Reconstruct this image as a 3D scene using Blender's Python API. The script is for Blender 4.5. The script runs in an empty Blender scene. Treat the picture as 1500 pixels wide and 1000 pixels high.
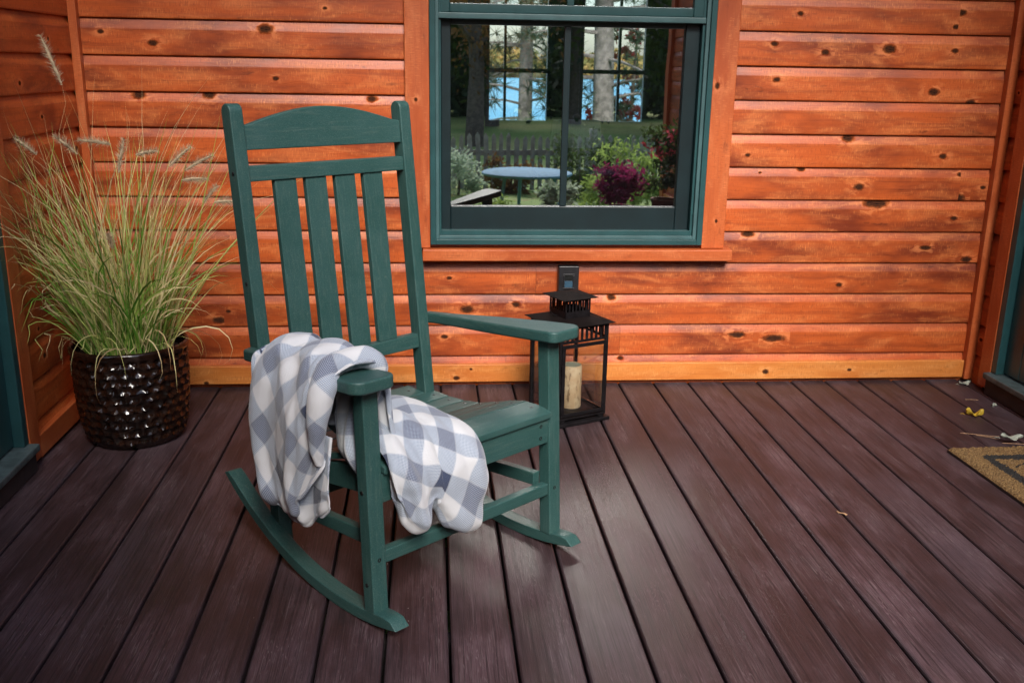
import bpy, bmesh, math, random
import numpy as np
from mathutils import Vector, Matrix, noise

rnd = random.Random(11)
PI = math.pi
scene = bpy.context.scene
COL = scene.collection

# ------------------------------------------------------------------ helpers
def link(o, parent=None):
    COL.objects.link(o)
    if parent is not None:
        o.parent = parent
    return o

def tag(o, label=None, cat=None, group=None, kind=None):
    if label: o['label'] = label
    if cat: o['category'] = cat
    if group: o['group'] = group
    if kind: o['kind'] = kind
    return o

def empty(name, loc=(0, 0, 0), rz=0, label=None, cat=None, group=None, kind=None):
    o = bpy.data.objects.new(name, None)
    o.location = loc; o.rotation_euler = (0, 0, rz)
    o.empty_display_size = .05
    link(o)
    return tag(o, label, cat, group, kind)

class MB:
    """gathers faces, with a few per-corner UV layers, into one mesh object"""
    def __init__(s): s.v = []; s.f = []; s.uv = {}; s.col = []; s.n = 0
    def quad(s, pts, **uv):
        i = len(s.v); s.v += [tuple(p) for p in pts]; s.f.append(tuple(range(i, i + len(pts))))
        for k in uv: s.uv.setdefault(k, {})[len(s.f) - 1] = uv[k]
    def grid(s, P, closed_u=False, closed_v=False, UV=None):
        nu, nv = len(P), len(P[0]); i0 = len(s.v)
        for row in P: s.v += [tuple(p) for p in row]
        for a in range(nu if closed_u else nu - 1):
            for b in range(nv if closed_v else nv - 1):
                a2, b2 = (a + 1) % nu, (b + 1) % nv
                s.f.append((i0 + a*nv + b, i0 + a2*nv + b, i0 + a2*nv + b2, i0 + a*nv + b2))
                if UV:
                    s.uv.setdefault('uv', {})[len(s.f) - 1] = [UV[a][b], UV[a2][b], UV[a2][b2], UV[a][b2]]
    def box(s, lo, hi, M=None):
        x0, y0, z0 = lo; x1, y1, z1 = hi
        c = [(x0,y0,z0),(x1,y0,z0),(x1,y1,z0),(x0,y1,z0),(x0,y0,z1),(x1,y0,z1),(x1,y1,z1),(x0,y1,z1)]
        if M is not None: c = [tuple(M @ Vector(p)) for p in c]
        i = len(s.v); s.v += c
        s.f += [tuple(i + k for k in q) for q in ((0,3,2,1),(4,5,6,7),(0,1,5,4),(1,2,6,5),(2,3,7,6),(3,0,4,7))]
    def tube(s, pts, r, n=8, cap=True):
        pts = [Vector(p) for p in pts]; rings = []
        rr = r if isinstance(r, (list, tuple)) else [r]*len(pts)
        up = None
        for k, p in enumerate(pts):
            t = (pts[min(k+1, len(pts)-1)] - pts[max(k-1, 0)]).normalized()
            if up is None: up = t.orthogonal().normalized()
            up = (up - t*up.dot(t)).normalized(); b = t.cross(up)
            rings.append([p + (up*math.cos(2*PI*j/n) + b*math.sin(2*PI*j/n))*rr[k] for j in range(n)])
        i0 = len(s.v); s.grid(rings, closed_v=True)
        if cap:
            s.f.append(tuple(i0 + j for j in range(n))[::-1]); e = i0 + (len(pts)-1)*n
            s.f.append(tuple(e + j for j in range(n)))
    def lathe(s, prof, n=32, M=None):
        rows = []
        for (r, z) in prof:
            row = [Vector((r*math.cos(2*PI*j/n), r*math.sin(2*PI*j/n), z)) for j in range(n)]
            rows.append([M @ p for p in row] if M is not None else row)
        s.grid(rows, closed_v=True)
    def build(s, name, mat, parent=None, smooth=False, bevel=0, seg=2, fix=True, cols=None):
        me = bpy.data.meshes.new(name); me.from_pydata(s.v, [], s.f)
        for k, d in s.uv.items():
            L = me.uv_layers.new(name=k).data
            for fi, pl in enumerate(me.polygons):
                if fi in d:
                    for li, w in zip(pl.loop_indices, d[fi]): L[li].uv = w
        if cols is not None:
            a = me.attributes.new('tint', 'FLOAT', 'POINT'); a.data.foreach_set('value', cols)
        bm = bmesh.new(); bm.from_mesh(me)
        if fix:
            bmesh.ops.remove_doubles(bm, verts=bm.verts, dist=1e-6) if not s.uv else None
            bmesh.ops.recalc_face_normals(bm, faces=bm.faces)
        return finish(bm, name, mat, parent, smooth, bevel, seg, me)

def finish(bm, name, mat, parent=None, smooth=False, bevel=0, seg=2, me=None):
    if me is None: me = bpy.data.meshes.new(name)
    if bevel:
        es = [e for e in bm.edges if len(e.link_faces) == 2 and e.calc_face_angle(0) > .6]
        bmesh.ops.bevel(bm, geom=es, offset=bevel, segments=seg, affect='EDGES', profile=.5, clamp_overlap=True)
        smooth = True
    if smooth:
        for f in bm.faces: f.smooth = True
        for e in bm.edges:
            if len(e.link_faces) == 2 and e.calc_face_angle(0) > .9: e.smooth = False
    bm.to_mesh(me); bm.free()
    if mat is not None: me.materials.append(mat)
    o = bpy.data.objects.new(name, me); link(o, parent)
    if bevel:
        w = o.modifiers.new('wn', 'WEIGHTED_NORMAL'); w.keep_sharp = True
    return o

def prism(name, outline, h0, h1, mp, mat, parent=None, bevel=.003, seg=2):
    """solid with a 2D outline, thickness h0..h1; mp(x,y,h) -> xyz"""
    bm = bmesh.new()
    a = [bm.verts.new(mp(x, y, h0)) for x, y in outline]; b = [bm.verts.new(mp(x, y, h1)) for x, y in outline]
    n = len(a)
    bm.faces.new(a); bm.faces.new(b[::-1])
    for i in range(n): bm.faces.new((a[i], b[i], b[(i+1) % n], a[(i+1) % n]))
    bmesh.ops.recalc_face_normals(bm, faces=bm.faces)
    return finish(bm, name, mat, parent, False, bevel, seg)

def board(name, lo, hi, mat, parent=None, bevel=.003, M=None):
    m = MB(); m.box(lo, hi, M)
    return m.build(name, mat, parent, bevel=bevel)

# ------------------------------------------------------------------ node helpers
class NT:
    def __init__(s, name):
        s.m = bpy.data.materials.new(name); s.m.use_nodes = True
        s.t = s.m.node_tree; s.t.nodes.clear()
        s.out = s.t.nodes.new('ShaderNodeOutputMaterial')
        s.bsdf = s.t.nodes.new('ShaderNodeBsdfPrincipled')
        s.t.links.new(s.bsdf.outputs[0], s.out.inputs[0])
    def n(s, typ, **kw):
        nd = s.t.nodes.new(typ)
        ins = kw.pop('ins', {})
        for k, v in kw.items(): setattr(nd, k, v)
        for k, v in ins.items(): s.set(nd.inputs[k], v)
        return nd
    def set(s, sock, v):
        if isinstance(v, bpy.types.NodeSocket): s.t.links.new(v, sock)
        elif isinstance(v, bpy.types.Node): s.t.links.new(v.outputs[0], sock)
        else:
            if sock.type == 'RGBA' and len(v) == 3: v = (*v, 1)
            sock.default_value = v
    def p(s, **kw):
        for k, v in kw.items(): s.set(s.bsdf.inputs[k.replace('_', ' ')], v)
    def math(s, op, a, b=0., c=0., clamp=False):
        return s.n('ShaderNodeMath', operation=op, use_clamp=clamp, ins={0: a, 1: b, 2: c}).outputs[0]
    def vmath(s, op, a, b=(0, 0, 0)):
        nd = s.n('ShaderNodeVectorMath', operation=op, ins={0: a, 1: b})
        return nd.outputs['Value'] if op in ('LENGTH', 'DOT_PRODUCT', 'DISTANCE') else nd.outputs[0]
    def mix(s, f, a, b, typ='MIX'):
        nd = s.n('ShaderNodeMix', data_type='RGBA', blend_type=typ)
        s.set(nd.inputs[0], f); s.set(nd.inputs[6], a); s.set(nd.inputs[7], b)
        return nd.outputs[2]
    def ramp(s, f, lo, hi, a=0., b=1.):
        return s.n('ShaderNodeMapRange', interpolation_type='SMOOTHSTEP', ins={0: f, 1: lo, 2: hi, 3: a, 4: b}).outputs[0]
    def noise(s, vec, scale, detail=3., rough=.55, dist=0.):
        return s.n('ShaderNodeTexNoise', ins={'Vector': vec, 'Scale': scale, 'Detail': detail, 'Roughness': rough, 'Distortion': dist}).outputs[0]
    def uv(s, name): return s.n('ShaderNodeUVMap', uv_map=name).outputs[0]
    def obj(s): return s.n('ShaderNodeTexCoord').outputs['Object']
    def mul(s, vec, k): return s.vmath('MULTIPLY', vec, k)
    def sep(s, vec): return s.n('ShaderNodeSeparateXYZ', ins={0: vec}).outputs
    def comb(s, x, y, z=0.): return s.n('ShaderNodeCombineXYZ', ins={0: x, 1: y, 2: z}).outputs[0]
    def bump(s, h, strength=.3, dist=.002):
        b = s.n('ShaderNodeBump', ins={'Strength': strength, 'Distance': dist, 'Height': h}); return b.outputs[0]

def simple(name, col, rough=.6, var=.15, sc=30., metal=0., bump=0.):
    t = NT(name); o = t.obj()
    n = t.noise(o, sc, 4.)
    c = t.mix(t.ramp(n, .3, .7), tuple(x*(1-var) for x in col), tuple(x*(1+var) for x in col))
    t.p(Base_Color=c, Roughness=rough, Metallic=metal)
    if bump: t.p(Normal=t.bump(t.noise(o, sc*4, 3.), .4, bump))
    return t.m

# ---- stained log siding: layers 'grain' (metres along / across + board offset), 'knot' (metres from a knot)
def stain_mat(name, mid, dark, pale, gloss=.42, patch=1.0):
    t = NT(name)
    g = t.uv('grain'); k = t.uv('knot'); ks = t.sep(k)
    kd = t.vmath('LENGTH', t.mul(k, (1., 1.35, 0)))
    gs = t.sep(g)
    wob = t.noise(t.mul(g, (2.2, 9, 1)), 1., 2.)
    pull = t.math('MULTIPLY', t.math('EXPONENT', t.math('MULTIPLY', t.math('MULTIPLY', kd, kd), -420.)), .018)
    sgn = t.math('SIGN', ks[1])
    y2 = t.math('SUBTRACT', t.math('ADD', gs[1], t.math('MULTIPLY', wob, .03)), t.math('MULTIPLY', pull, sgn))
    gv = t.comb(gs[0], y2)
    fine = t.noise(t.mul(gv, (5, 230, 1)), 1., 3., .6)
    rings = t.noise(t.mul(gv, (1.1, 46, 1)), 1., 2., .5, .4)
    blotch = t.noise(t.mul(g, (5, 16, 1)), 1., 5., .65, .6)
    broad = t.noise(t.mul(g, (2.2, 5.5, 1)), 1., 4., .62)
    saw = t.noise(t.mul(g, (300, 40, 1)), 1., 3., .65)
    c = t.mix(t.ramp(broad, .30, .60), dark, mid)
    c = t.mix(t.math('MULTIPLY', t.ramp(blotch, .44, .78), .72), c, pale)
    c = t.mix(t.math('MULTIPLY', t.ramp(rings, .50, .72), .40), c, dark)
    c = t.mix(t.math('MULTIPLY', t.ramp(fine, .5, .75), .35), c, tuple(x*.6 for x in dark))
    sawd = t.math('MULTIPLY', t.ramp(saw, .30, .46, 1., 0.), t.math('MULTIPLY', t.ramp(broad, .40, .62), .55))
    c = t.mix(sawd, c, tuple(x*.55 for x in dark))
    sawm = t.math('MULTIPLY', t.ramp(saw, .54, .68), t.math('MULTIPLY', t.ramp(blotch, .38, .58), .50))
    c = t.mix(sawm, c, tuple(min(1, x*1.25) for x in pale))
    # worn streaks where the stain took badly
    worn = t.noise(t.mul(t.comb(t.math('ADD', gs[0], t.math('MULTIPLY', gs[1], 1.1)), gs[1]), (5.5, 22, 1)), 1., 6., .7, 1.2)
    wm = t.math('MULTIPLY', t.ramp(worn, .66, .72), .52*patch)
    c = t.mix(wm, c, tuple(min(1, x*1.3 + .035) for x in pale))
    # mill dust / drips darkening
    dk = t.noise(t.mul(g, (9, 30, 1)), 1., 4., .7)
    c = t.mix(t.math('MULTIPLY', t.ramp(dk, .58, .76), .65), c, tuple(x*.35 for x in dark))
    # the knot: pale flare, dark ring, grey-brown heart
    wk = t.math('ADD', kd, t.math('MULTIPLY', t.math('SUBTRACT', t.noise(t.mul(g, (60, 60, 1)), 1., 2.), .5), .010))
    halo = t.math('MULTIPLY', t.ramp(wk, .014, .045, 1., 0.), t.ramp(t.noise(t.mul(g, (22, 44, 1)), 1., 3., .6, .8), .44, .58))
    c = t.mix(t.math('MULTIPLY', halo, .5), c, tuple(min(1, x*1.2 + .02) for x in pale))
    c = t.mix(t.ramp(wk, .0105, .0155, .8, 0.), c, (.075, .020, .009))
    c = t.mix(t.ramp(wk, .0075, .0105, .85, 0.), c, (.042, .017, .009))
    crack = t.noise(t.mul(k, (140, 420, 1)), 1., 2.)
    c = t.mix(t.math('MULTIPLY', t.ramp(wk, .006, .010, 1., 0.), t.ramp(crack, .5, .6)), c, (.012, .007, .006))
    r = t.math('ADD', t.math('MULTIPLY', blotch, .28), gloss - .12)
    kn_ = t.ramp(wk, .012, .017, 1., 0.)
    r = t.math('ADD', r, t.math('MULTIPLY', kn_, .45), clamp=True)
    h = t.math('ADD', t.math('MULTIPLY', fine, .6), t.math('MULTIPLY', saw, .35))
    h = t.math('ADD', h, t.math('MULTIPLY', blotch, .6))
    t.p(Base_Color=c, Roughness=r, Normal=t.bump(h, .45, .0016))
    t.set(t.bsdf.inputs['Specular IOR Level'], t.math('SUBTRACT', .45, t.math('MULTIPLY', kn_, .40)))
    return t.m

M = {}
M['siding'] = stain_mat('stained_siding', (.46, .088, .017), (.165, .026, .008), (.63, .19, .052), patch=.55)
M['trim'] = stain_mat('stained_trim', (.45, .100, .026), (.33, .062, .016), (.54, .165, .055), patch=.35)
M['base'] = stain_mat('honey_pine', (.58, .20, .042), (.46, .125, .022), (.64, .28, .085), patch=.2)

def deck_mat():
    t = NT('composite_deck'); g = t.uv('grain'); gs = t.sep(g)
    e = t.uv('edge'); es = t.sep(e)                       # x: 0..1 across the board, y: random per board
    wob = t.noise(t.mul(g, (14, 1.6, 1)), 1., 2.)
    gx = t.math('ADD', gs[0], t.math('MULTIPLY', wob, .012))
    gv = t.comb(gx, gs[1])
    fine = t.noise(t.mul(gv, (420, 5, 1)), 1., 3., .6, .3)
    cath = t.noise(t.mul(gv, (75, 2.6, 1)), 1., 2., .5, .5)
    mid = t.noise(t.mul(gv, (150, 2.2, 1)), 1., 4., .7, .4)
    rings = t.math('ABSOLUTE', t.math('SINE', t.math('MULTIPLY', cath, 46.)))
    cloud = t.noise(t.mul(g, (9, 3.2, 1)), 1., 5., .62)
    cl2 = t.noise(t.mul(g, (2.0, 1.1, 1)), 1., 4., .6)
    base = t.mix(es[1], (.050, .027, .031), (.090, .051, .060))
    c = t.mix(t.ramp(cloud, .32, .7), tuple(x for x in (.036, .0185, .0185)), base)
    c = t.mix(t.math('MULTIPLY', t.ramp(cl2, .45, .75), .45), c, (.092, .074, .094))  # cool bluish sheen painted into cloudy patches of the base colour
    c = t.mix(t.math('MULTIPLY', t.ramp(fine, .45, .66), .65), c, (.018, .0105, .0105))
    c = t.mix(t.math('MULTIPLY', t.ramp(mid, .52, .62), .72), c, (.020, .0125, .0135))
    c = t.mix(t.math('MULTIPLY', t.ramp(mid, .33, .41, 1., 0.), .30), c, (.150, .115, .122))
    # dust caught in the embossed grain and dry scuffs
    dust = t.math('MULTIPLY', t.ramp(rings, .90, 1.), t.ramp(cloud, .44, .66))
    c = t.mix(t.math('MULTIPLY', dust, .40), c, (.19, .155, .155))
    sc = t.noise(t.mul(t.comb(t.math('ADD', gs[0], t.math('MULTIPLY', gs[1], .25)), gs[1]), (260, 16, 1)), 1., 2., .5, .8)
    scm = t.math('MULTIPLY', t.ramp(sc, .70, .77), t.ramp(cl2, .4, .62))
    c = t.mix(t.math('MULTIPLY', scm, .40), c, (.26, .23, .24))
    sp = t.n('ShaderNodeTexVoronoi', ins={'Vector': t.mul(g, (1, 1, 1)), 'Scale': 22.}).outputs
    spk = t.math('MULTIPLY', t.ramp(sp['Distance'], .018, .03, 1., 0.), t.math('GREATER_THAN', t.sep(sp['Color'])[0], .74))
    c = t.mix(t.math('MULTIPLY', spk, .8), c, (.42, .40, .38))
    edge = t.ramp(t.math('ABSOLUTE', t.math('SUBTRACT', es[0], .5)), .40, .49)
    c = t.mix(t.math('MULTIPLY', edge, t.ramp(cloud, .3, .7, .15, .55)), c, (.022, .017, .024))
    r = t.math('ADD', t.math('MULTIPLY', cloud, .26), .36)
    h = t.math('ADD', t.math('MULTIPLY', fine, .5), t.math('MULTIPLY', rings, .5))
    t.p(Base_Color=c, Roughness=r, Normal=t.bump(h, .3, .0008))
    t.bsdf.inputs['Specular IOR Level'].default_value = .4
    return t.m
M['deck'] = deck_mat()

def hdpe_mat(name, stretch):
    t = NT(name); o = t.obj()
    gr = t.noise(o, 520., 2., .6)
    lo = t.noise(o, 7., 3.)
    st = t.noise(t.mul(o, stretch), 1., 4., .65, .3)
    c = t.mix(t.ramp(lo, .3, .7), (.017, .068, .062), (.026, .082, .077))
    c = t.mix(t.math('MULTIPLY', t.ramp(st, .50, .66), .24), c, (.105, .150, .130))
    c = t.mix(t.math('MULTIPLY', t.ramp(st, .30, .42, 1., 0.), .26), c, (.008, .036, .032))
    c = t.mix(t.math('MULTIPLY', t.ramp(gr, .50, .72), .5), c, (.115, .165, .150))
    c = t.mix(t.math('MULTIPLY', t.ramp(gr, .25, .42, 1., 0.), .30), c, (.008, .038, .034))
    sc = t.noise(t.mul(o, (40, 40, 40)), 1., 5., .75)
    c = t.mix(t.math('MULTIPLY', t.ramp(sc, .68, .74), .4), c, (.19, .22, .20))
    h = t.math('ADD', gr, t.math('MULTIPLY', st, .8))
    t.p(Base_Color=c, Roughness=t.math('ADD', t.math('MULTIPLY', lo, .14), .42), Normal=t.bump(h, .36, .0009))
    t.bsdf.inputs['Specular IOR Level'].default_value = .45
    return t.m
M['green'] = hdpe_mat('green_recycled_lumber', (170., 170., 11.))
M['green_across'] = hdpe_mat('green_recycled_lumber_across', (11., 170., 170.))
M['green_along'] = hdpe_mat('green_recycled_lumber_along', (170., 11., 170.))

def blanket_mat():
    t = NT('buffalo_check_fleece'); u = t.uv('uv'); s = t.sep(u); C = .049
    def stripe(x, off):
        f = t.math('FRACT', t.math('ADD', t.math('DIVIDE', x, 2*C), off)); return t.math('MULTIPLY', t.ramp(f, 0., .05), t.ramp(f, .475, .525, 1., 0.))
    wv = t.math('MULTIPLY', t.math('SUBTRACT', t.noise(t.mul(u, (420, 420, 1)), 1., 1.), .5), .003)
    x = t.math('ADD', s[0], wv); y = t.math('ADD', s[1], wv)
    a = stripe(x, .1); b = stripe(y, .3)
    third = t.math('LESS_THAN', t.math('FRACT', t.math('DIVIDE', t.math('FLOOR', t.math('ADD', t.math('DIVIDE', x, 2*C), .1)), 3.)), .2)
    both = t.math('MULTIPLY', a, b); one = t.math('SUBTRACT', t.math('ADD', a, b), t.math('MULTIPLY', both, 2.))
    # twill: alternate light and dark yarns seen as a fine diagonal hatch
    tw = t.math('SINE', t.math('MULTIPLY', t.math('ADD', s[0], s[1]), 2*PI/.0058))
    tw2 = t.math('SINE', t.math('MULTIPLY', t.math('SUBTRACT', s[0], s[1]), 2*PI/.0058))
    hat = t.ramp(t.math('MULTIPLY', tw, tw2), -.3, .5)
    fuzz = t.noise(t.mul(u, (900, 900, 1)), 1., 2.)
    white = (.61, .62, .64)
    grey = t.mix(hat, (.245, .29, .37), (.51, .56, .63))
    dark = t.mix(hat, (.085, .105, .165), (.32, .355, .43))
    navy = t.mix(hat, (.030, .042, .085), (.062, .080, .14))
    half = t.math('LESS_THAN', t.math('FRACT', t.math('DIVIDE', t.math('FLOOR', t.math('ADD', t.math('DIVIDE', y, 2*C), .3)), 2.)), .2)
    dd = t.mix(t.math('MULTIPLY', third, half), dark, navy)
    c = t.mix(one, white, grey); c = t.mix(both, c, dd)
    c = t.mix(t.math('MULTIPLY', t.ramp(fuzz, .55, .8), .25), c, (.60, .62, .66))
    t.p(Base_Color=c, Roughness=.95, Normal=t.bump(t.math('ADD', hat, fuzz), .35, .0012))
    t.p(Sheen_Weight=.35, Sheen_Roughness=.5)
    t.bsdf.inputs['Specular IOR Level'].default_value = .15
    return t.m
M['blanket'] = blanket_mat()

def glaze_mat():
    t = NT('brown_glaze'); o = t.obj()
    n = t.noise(o, 22., 4.); z = t.sep(o)[2]
    c = t.mix(t.ramp(n, .35, .7), (.0065, .0032, .0023), (.024, .0100, .0058))
    t.p(Base_Color=c, Roughness=.11)
    t.bsdf.inputs['Specular IOR Level'].default_value = .5
    return t.m
M['glaze'] = glaze_mat()

def blade_mat():
    t = NT('grass_blade')
    a = t.n('ShaderNodeAttribute', attribute_name='tint').outputs['Fac']
    c = t.n('ShaderNodeValToRGB'); t.set(c.inputs[0], a)
    r = c.color_ramp; r.elements[0].position = 0; r.elements[0].color = (.11, .29, .03, 1)
    r.elements[1].position = 1; r.elements[1].color = (.40, .235, .095, 1)
    for pos, cl in ((.35, (.28, .42, .075, 1)), (.6, (.56, .58, .20, 1)), (.85, (.76, .64, .36, 1))):
        e = r.elements.new(pos); e.color = cl
    t.p(Base_Color=c.outputs[0], Roughness=.6)
    tr = t.n('ShaderNodeBsdfTranslucent', ins={0: c.outputs[0]})
    mx = t.n('ShaderNodeMixShader', ins={0: .25, 1: t.bsdf.outputs[0], 2: tr.outputs[0]})
    t.t.links.new(mx.outputs[0], t.out.inputs[0])
    return t.m
M['blade'] = blade_mat()
M['plume'] = simple('seed_plume', (.40, .31, .20), .9, .25, 60)
M['soil'] = simple('potting_soil', (.03, .02, .014), .95, .4, 80, bump=.01)
M['iron'] = simple('black_lantern_metal', (.008, .007, .008), .42, .3, 60)
M['iron_roof'] = simple('bronze_lantern_roof', (.006, .004, .004), .7, .3, 30)
M['plastic'] = simple('black_plastic', (.012, .012, .014), .35, .2, 50)
M['blue_plastic'] = simple('blue_socket_face', (.03, .07, .11), .3, .1, 50)
M['bolt'] = simple('bolt_black', (.006, .007, .007), .35, .2, 90)
M['winframe'] = simple('green_window_metal', (.017, .060, .064), .34, .12, 14)
M['sash'] = simple('dark_green_sash', (.0045, .014, .017), .36, .15, 12)
M['lip'] = simple('grey_green_lip', (.045, .098, .104), .4, .15, 14)
M['sill_metal'] = simple('weathered_aluminium', (.085, .125, .13), .5, .3, 30, metal=.3)
M['riser'] = simple('dark_threshold_board', (.022, .017, .018), .7, .3, 20)
M['candle_top'] = simple('candle_wax', (.30, .33, .25), .5, .1, 30)

for k_ in ('iron', 'iron_roof'): M[k_].node_tree.nodes['Principled BSDF'].inputs['Specular IOR Level'].default_value = .12
def candle_mat():
    t = NT('bark_print_candle'); o = t.obj()
    n = t.noise(t.mul(o, (1, 1, .35)), 60., 4., .65); b = t.noise(o, 24., 3.)
    c = t.mix(t.ramp(b, .35, .7), (.46, .31, .17), (.56, .43, .27))
    c = t.mix(t.math('MULTIPLY', t.ramp(n, .55, .64), .8), c, (.13, .075, .035))
    t.p(Base_Color=c, Roughness=.6); return t.m
M['candle'] = candle_mat()

def glass_mat(name, refl, tint=(1, 1, 1)):
    t = NT(name)
    lw = t.n('ShaderNodeLayerWeight', ins={'Blend': .25})
    f = t.math('ADD', t.math('MULTIPLY', lw.outputs['Fresnel'], .6), refl, clamp=True)
    g = t.n('ShaderNodeBsdfGlossy', ins={'Color': (1, 1, 1, 1), 'Roughness': 0.})
    if refl > .1: t.set(g.inputs['Normal'], t.bump(t.noise(t.obj(), 5., 1.), .3, .0005))
    tr = t.n('ShaderNodeBsdfTransparent', ins={'Color': (*tint, 1)})
    mx = t.n('ShaderNodeMixShader', ins={0: f, 1: tr.outputs[0], 2: g.outputs[0]})
    t.t.links.new(mx.outputs[0], t.out.inputs[0])
    return t.m
M['pane'] = glass_mat('coated_window_glass', .47, (.92, .97, .98))
M['thin'] = glass_mat('thin_clear_glass', .025, (.98, .99, .99))

def coir_mat():
    t = NT('coir_mat'); o = t.obj(); s = t.sep(o)
    n = t.noise(o, 260., 3., .7); b = t.noise(o, 30., 3.)
    c = t.mix(t.ramp(n, .3, .7), (.085, .046, .016), (.30, .18, .068))
    wob = t.math('MULTIPLY', t.math('SUBTRACT', t.math('ADD', t.math('MULTIPLY', t.noise(o, 90., 2.), .4), t.math('MULTIPLY', t.noise(o, 13., 1.), .6)), .5), .055)
    ax = t.math('ADD', t.math('ABSOLUTE', s[0]), wob); ay = t.math('ADD', t.math('ABSOLUTE', s[1]), wob)
    # black border line drawn in dyed fibre: a rounded frame 75 mm inside the edge, and a curl inside it
    dx = t.math('SUBTRACT', .37, ax); dy = t.math('SUBTRACT', .24, ay)
    d = t.math('MINIMUM', dx, dy)
    line = t.math('MULTIPLY', t.ramp(d, .064, .070), t.ramp(d, .100, .106, 1., 0.))
    c = t.mix(line, c, t.mix(n, (.006, .006, .006), (.03, .028, .025)))
    rr = t.vmath('LENGTH', t.mul(o, (1., 1.6, 0)))
    sp = t.math('ABSOLUTE', t.math('SINE', t.math('ADD', t.math('MULTIPLY', s[0], 30.), t.math('MULTIPLY', t.math('SINE', t.math('MULTIPLY', s[1], 34.)), 1.6))))
    inner = t.ramp(d, .125, .135)
    c = t.mix(t.math('MULTIPLY', t.ramp(sp, .16, .24, 1., 0.), inner), c, (.015, .013, .011))
    c = t.mix(t.math('MULTIPLY', t.ramp(sp, .90, .94), inner), c, (.42, .33, .20))
    t.p(Base_Color=c, Roughness=1., Normal=t.bump(n, 1., .006)); return t.m
M['coir'] = coir_mat()

def leafy(name, a, b, trans=.5, rough=.6):
    t = NT(name)
    f = t.n('ShaderNodeAttribute', attribute_name='tint').outputs['Fac']
    c = t.mix(f, a, b); t.p(Base_Color=c, Roughness=rough)
    tr = t.n('ShaderNodeBsdfTranslucent', ins={0: c})
    mx = t.n('ShaderNodeMixShader', ins={0: trans, 1: t.bsdf.outputs[0], 2: tr.outputs[0]})
    t.t.links.new(mx.outputs[0], t.out.inputs[0]); return t.m
M['leaf_green'] = leafy('green_leaves', (.022, .05, .014), (.085, .13, .03))
M['leaf_rust'] = leafy('rust_leaves', (.09, .045, .014), (.26, .14, .045))
M['leaf_red'] = leafy('crimson_leaves', (.14, .02, .02), (.30, .05, .045))
M['leaf_pine'] = leafy('pine_needles', (.018, .045, .022), (.06, .10, .045), .1)
M['leaf_purple'] = leafy('purple_leaves', (.16, .012, .06), (.36, .04, .15))
M['leaf_silver'] = leafy('silver_leaves', (.22, .32, .20), (.52, .62, .48))
M['leaf_lime'] = leafy('lime_leaves', (.12, .22, .04), (.38, .50, .14))
M['petal'] = leafy('pink_petals', (.55, .06, .09), (.75, .16, .20))
M['wood_far'] = leafy('autumn_wood', (.10, .15, .04), (.55, .34, .10), .1)
M['bark'] = simple('bark', (.10, .078, .062), .95, .4, 14, bump=.02)
M['bark_pale'] = simple('pale_bark', (.24, .22, .20), .95, .35, 10, bump=.02)
M['fence'] = simple('weathered_pickets', (.30, .31, .27), .9, .25, 12)
M['trim_plain'] = simple('stained_roof_boards', (.30, .09, .03), .6, .2, 8)
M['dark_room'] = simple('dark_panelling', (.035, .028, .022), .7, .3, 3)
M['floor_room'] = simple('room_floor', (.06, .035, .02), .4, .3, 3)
M['shade'] = simple('pleated_linen', (.40, .39, .40), .9, .08, 40)
M['brass'] = simple('lamp_base', (.05, .04, .035), .4, .2, 20)
M['terracotta'] = simple('flower_tub', (.16, .065, .035), .8, .2, 20)
M['pale_blue'] = simple('pale_blue_paint', (.10, .25, .36), .8, .08, 10)
M['yellow_leaf'] = simple('yellow_leaf', (.50, .34, .03), .6, .3, 60)
M['pale_leaf'] = simple('pale_leaf', (.32, .35, .29), .8, .2, 60)
M['needle'] = simple('dry_needle', (.34, .20, .11), .8, .2, 60)

def lawn_mat():
    t = NT('lawn'); o = t.obj()
    n = t.noise(o, .35, 5., .6); f = t.noise(o, 14., 3.)
    c = t.mix(t.ramp(n, .35, .65), (.15, .28, .045), (.28, .34, .10))
    c = t.mix(t.math('MULTIPLY', t.ramp(f, .4, .7), .5), c, (.03, .06, .014))
    c = t.mix(t.math('MULTIPLY', t.ramp(t.noise(o, 3., 4.), .6, .7), .6), c, (.26, .16, .06))
    t.p(Base_Color=c, Roughness=.9); return t.m
M['lawn'] = lawn_mat()
def lake_mat():
    t = NT('lake_water'); o = t.obj()
    n = t.noise(t.mul(o, (.5, 1.4, 1)), 1.2, 4., .6)
    n2 = t.noise(t.mul(o, (.004, .03, 1)), 1., 4.)
    t.p(Base_Color=t.mix(t.ramp(n2, .3, .7), (.14, .52, .72), (.36, .74, .86)), Roughness=.4, Normal=t.bump(n, .6, .25)); return t.m
M['lake'] = lake_mat()
M['bank'] = simple('dark_bank', (.020, .026, .010), .95, .6, .8)
M['hill'] = simple('wooded_slope', (.12, .11, .04), .95, .4, .05)

# ------------------------------------------------------------------ camera (fitted to the boards and siding)
cam = bpy.data.cameras.new('camera'); co = bpy.data.objects.new('camera', cam); link(co)
yaw, pitch, roll = .0862, .2770, .0171
f = Vector((math.sin(yaw)*math.cos(pitch), math.cos(yaw)*math.cos(pitch), -math.sin(pitch)))
r = Vector((math.cos(yaw), -math.sin(yaw), 0)); u = r.cross(f)
r2 = r*math.cos(roll) + u*math.sin(roll); u2 = -r*math.sin(roll) + u*math.cos(roll)
mw = Matrix.Identity(4)
for i in range(3): mw[i][0], mw[i][1], mw[i][2] = r2[i], u2[i], -f[i]
mw.translation = Vector((0, -3.6846, 1.2273)); co.matrix_world = mw
cam.sensor_width = 36; cam.lens = 1423.63*36/1500; cam.clip_start = .05; cam.clip_end = 3000
cam.dof.use_dof = True; cam.dof.focus_distance = 2.55; cam.dof.aperture_fstop = 9.0
scene.camera = co

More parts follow.
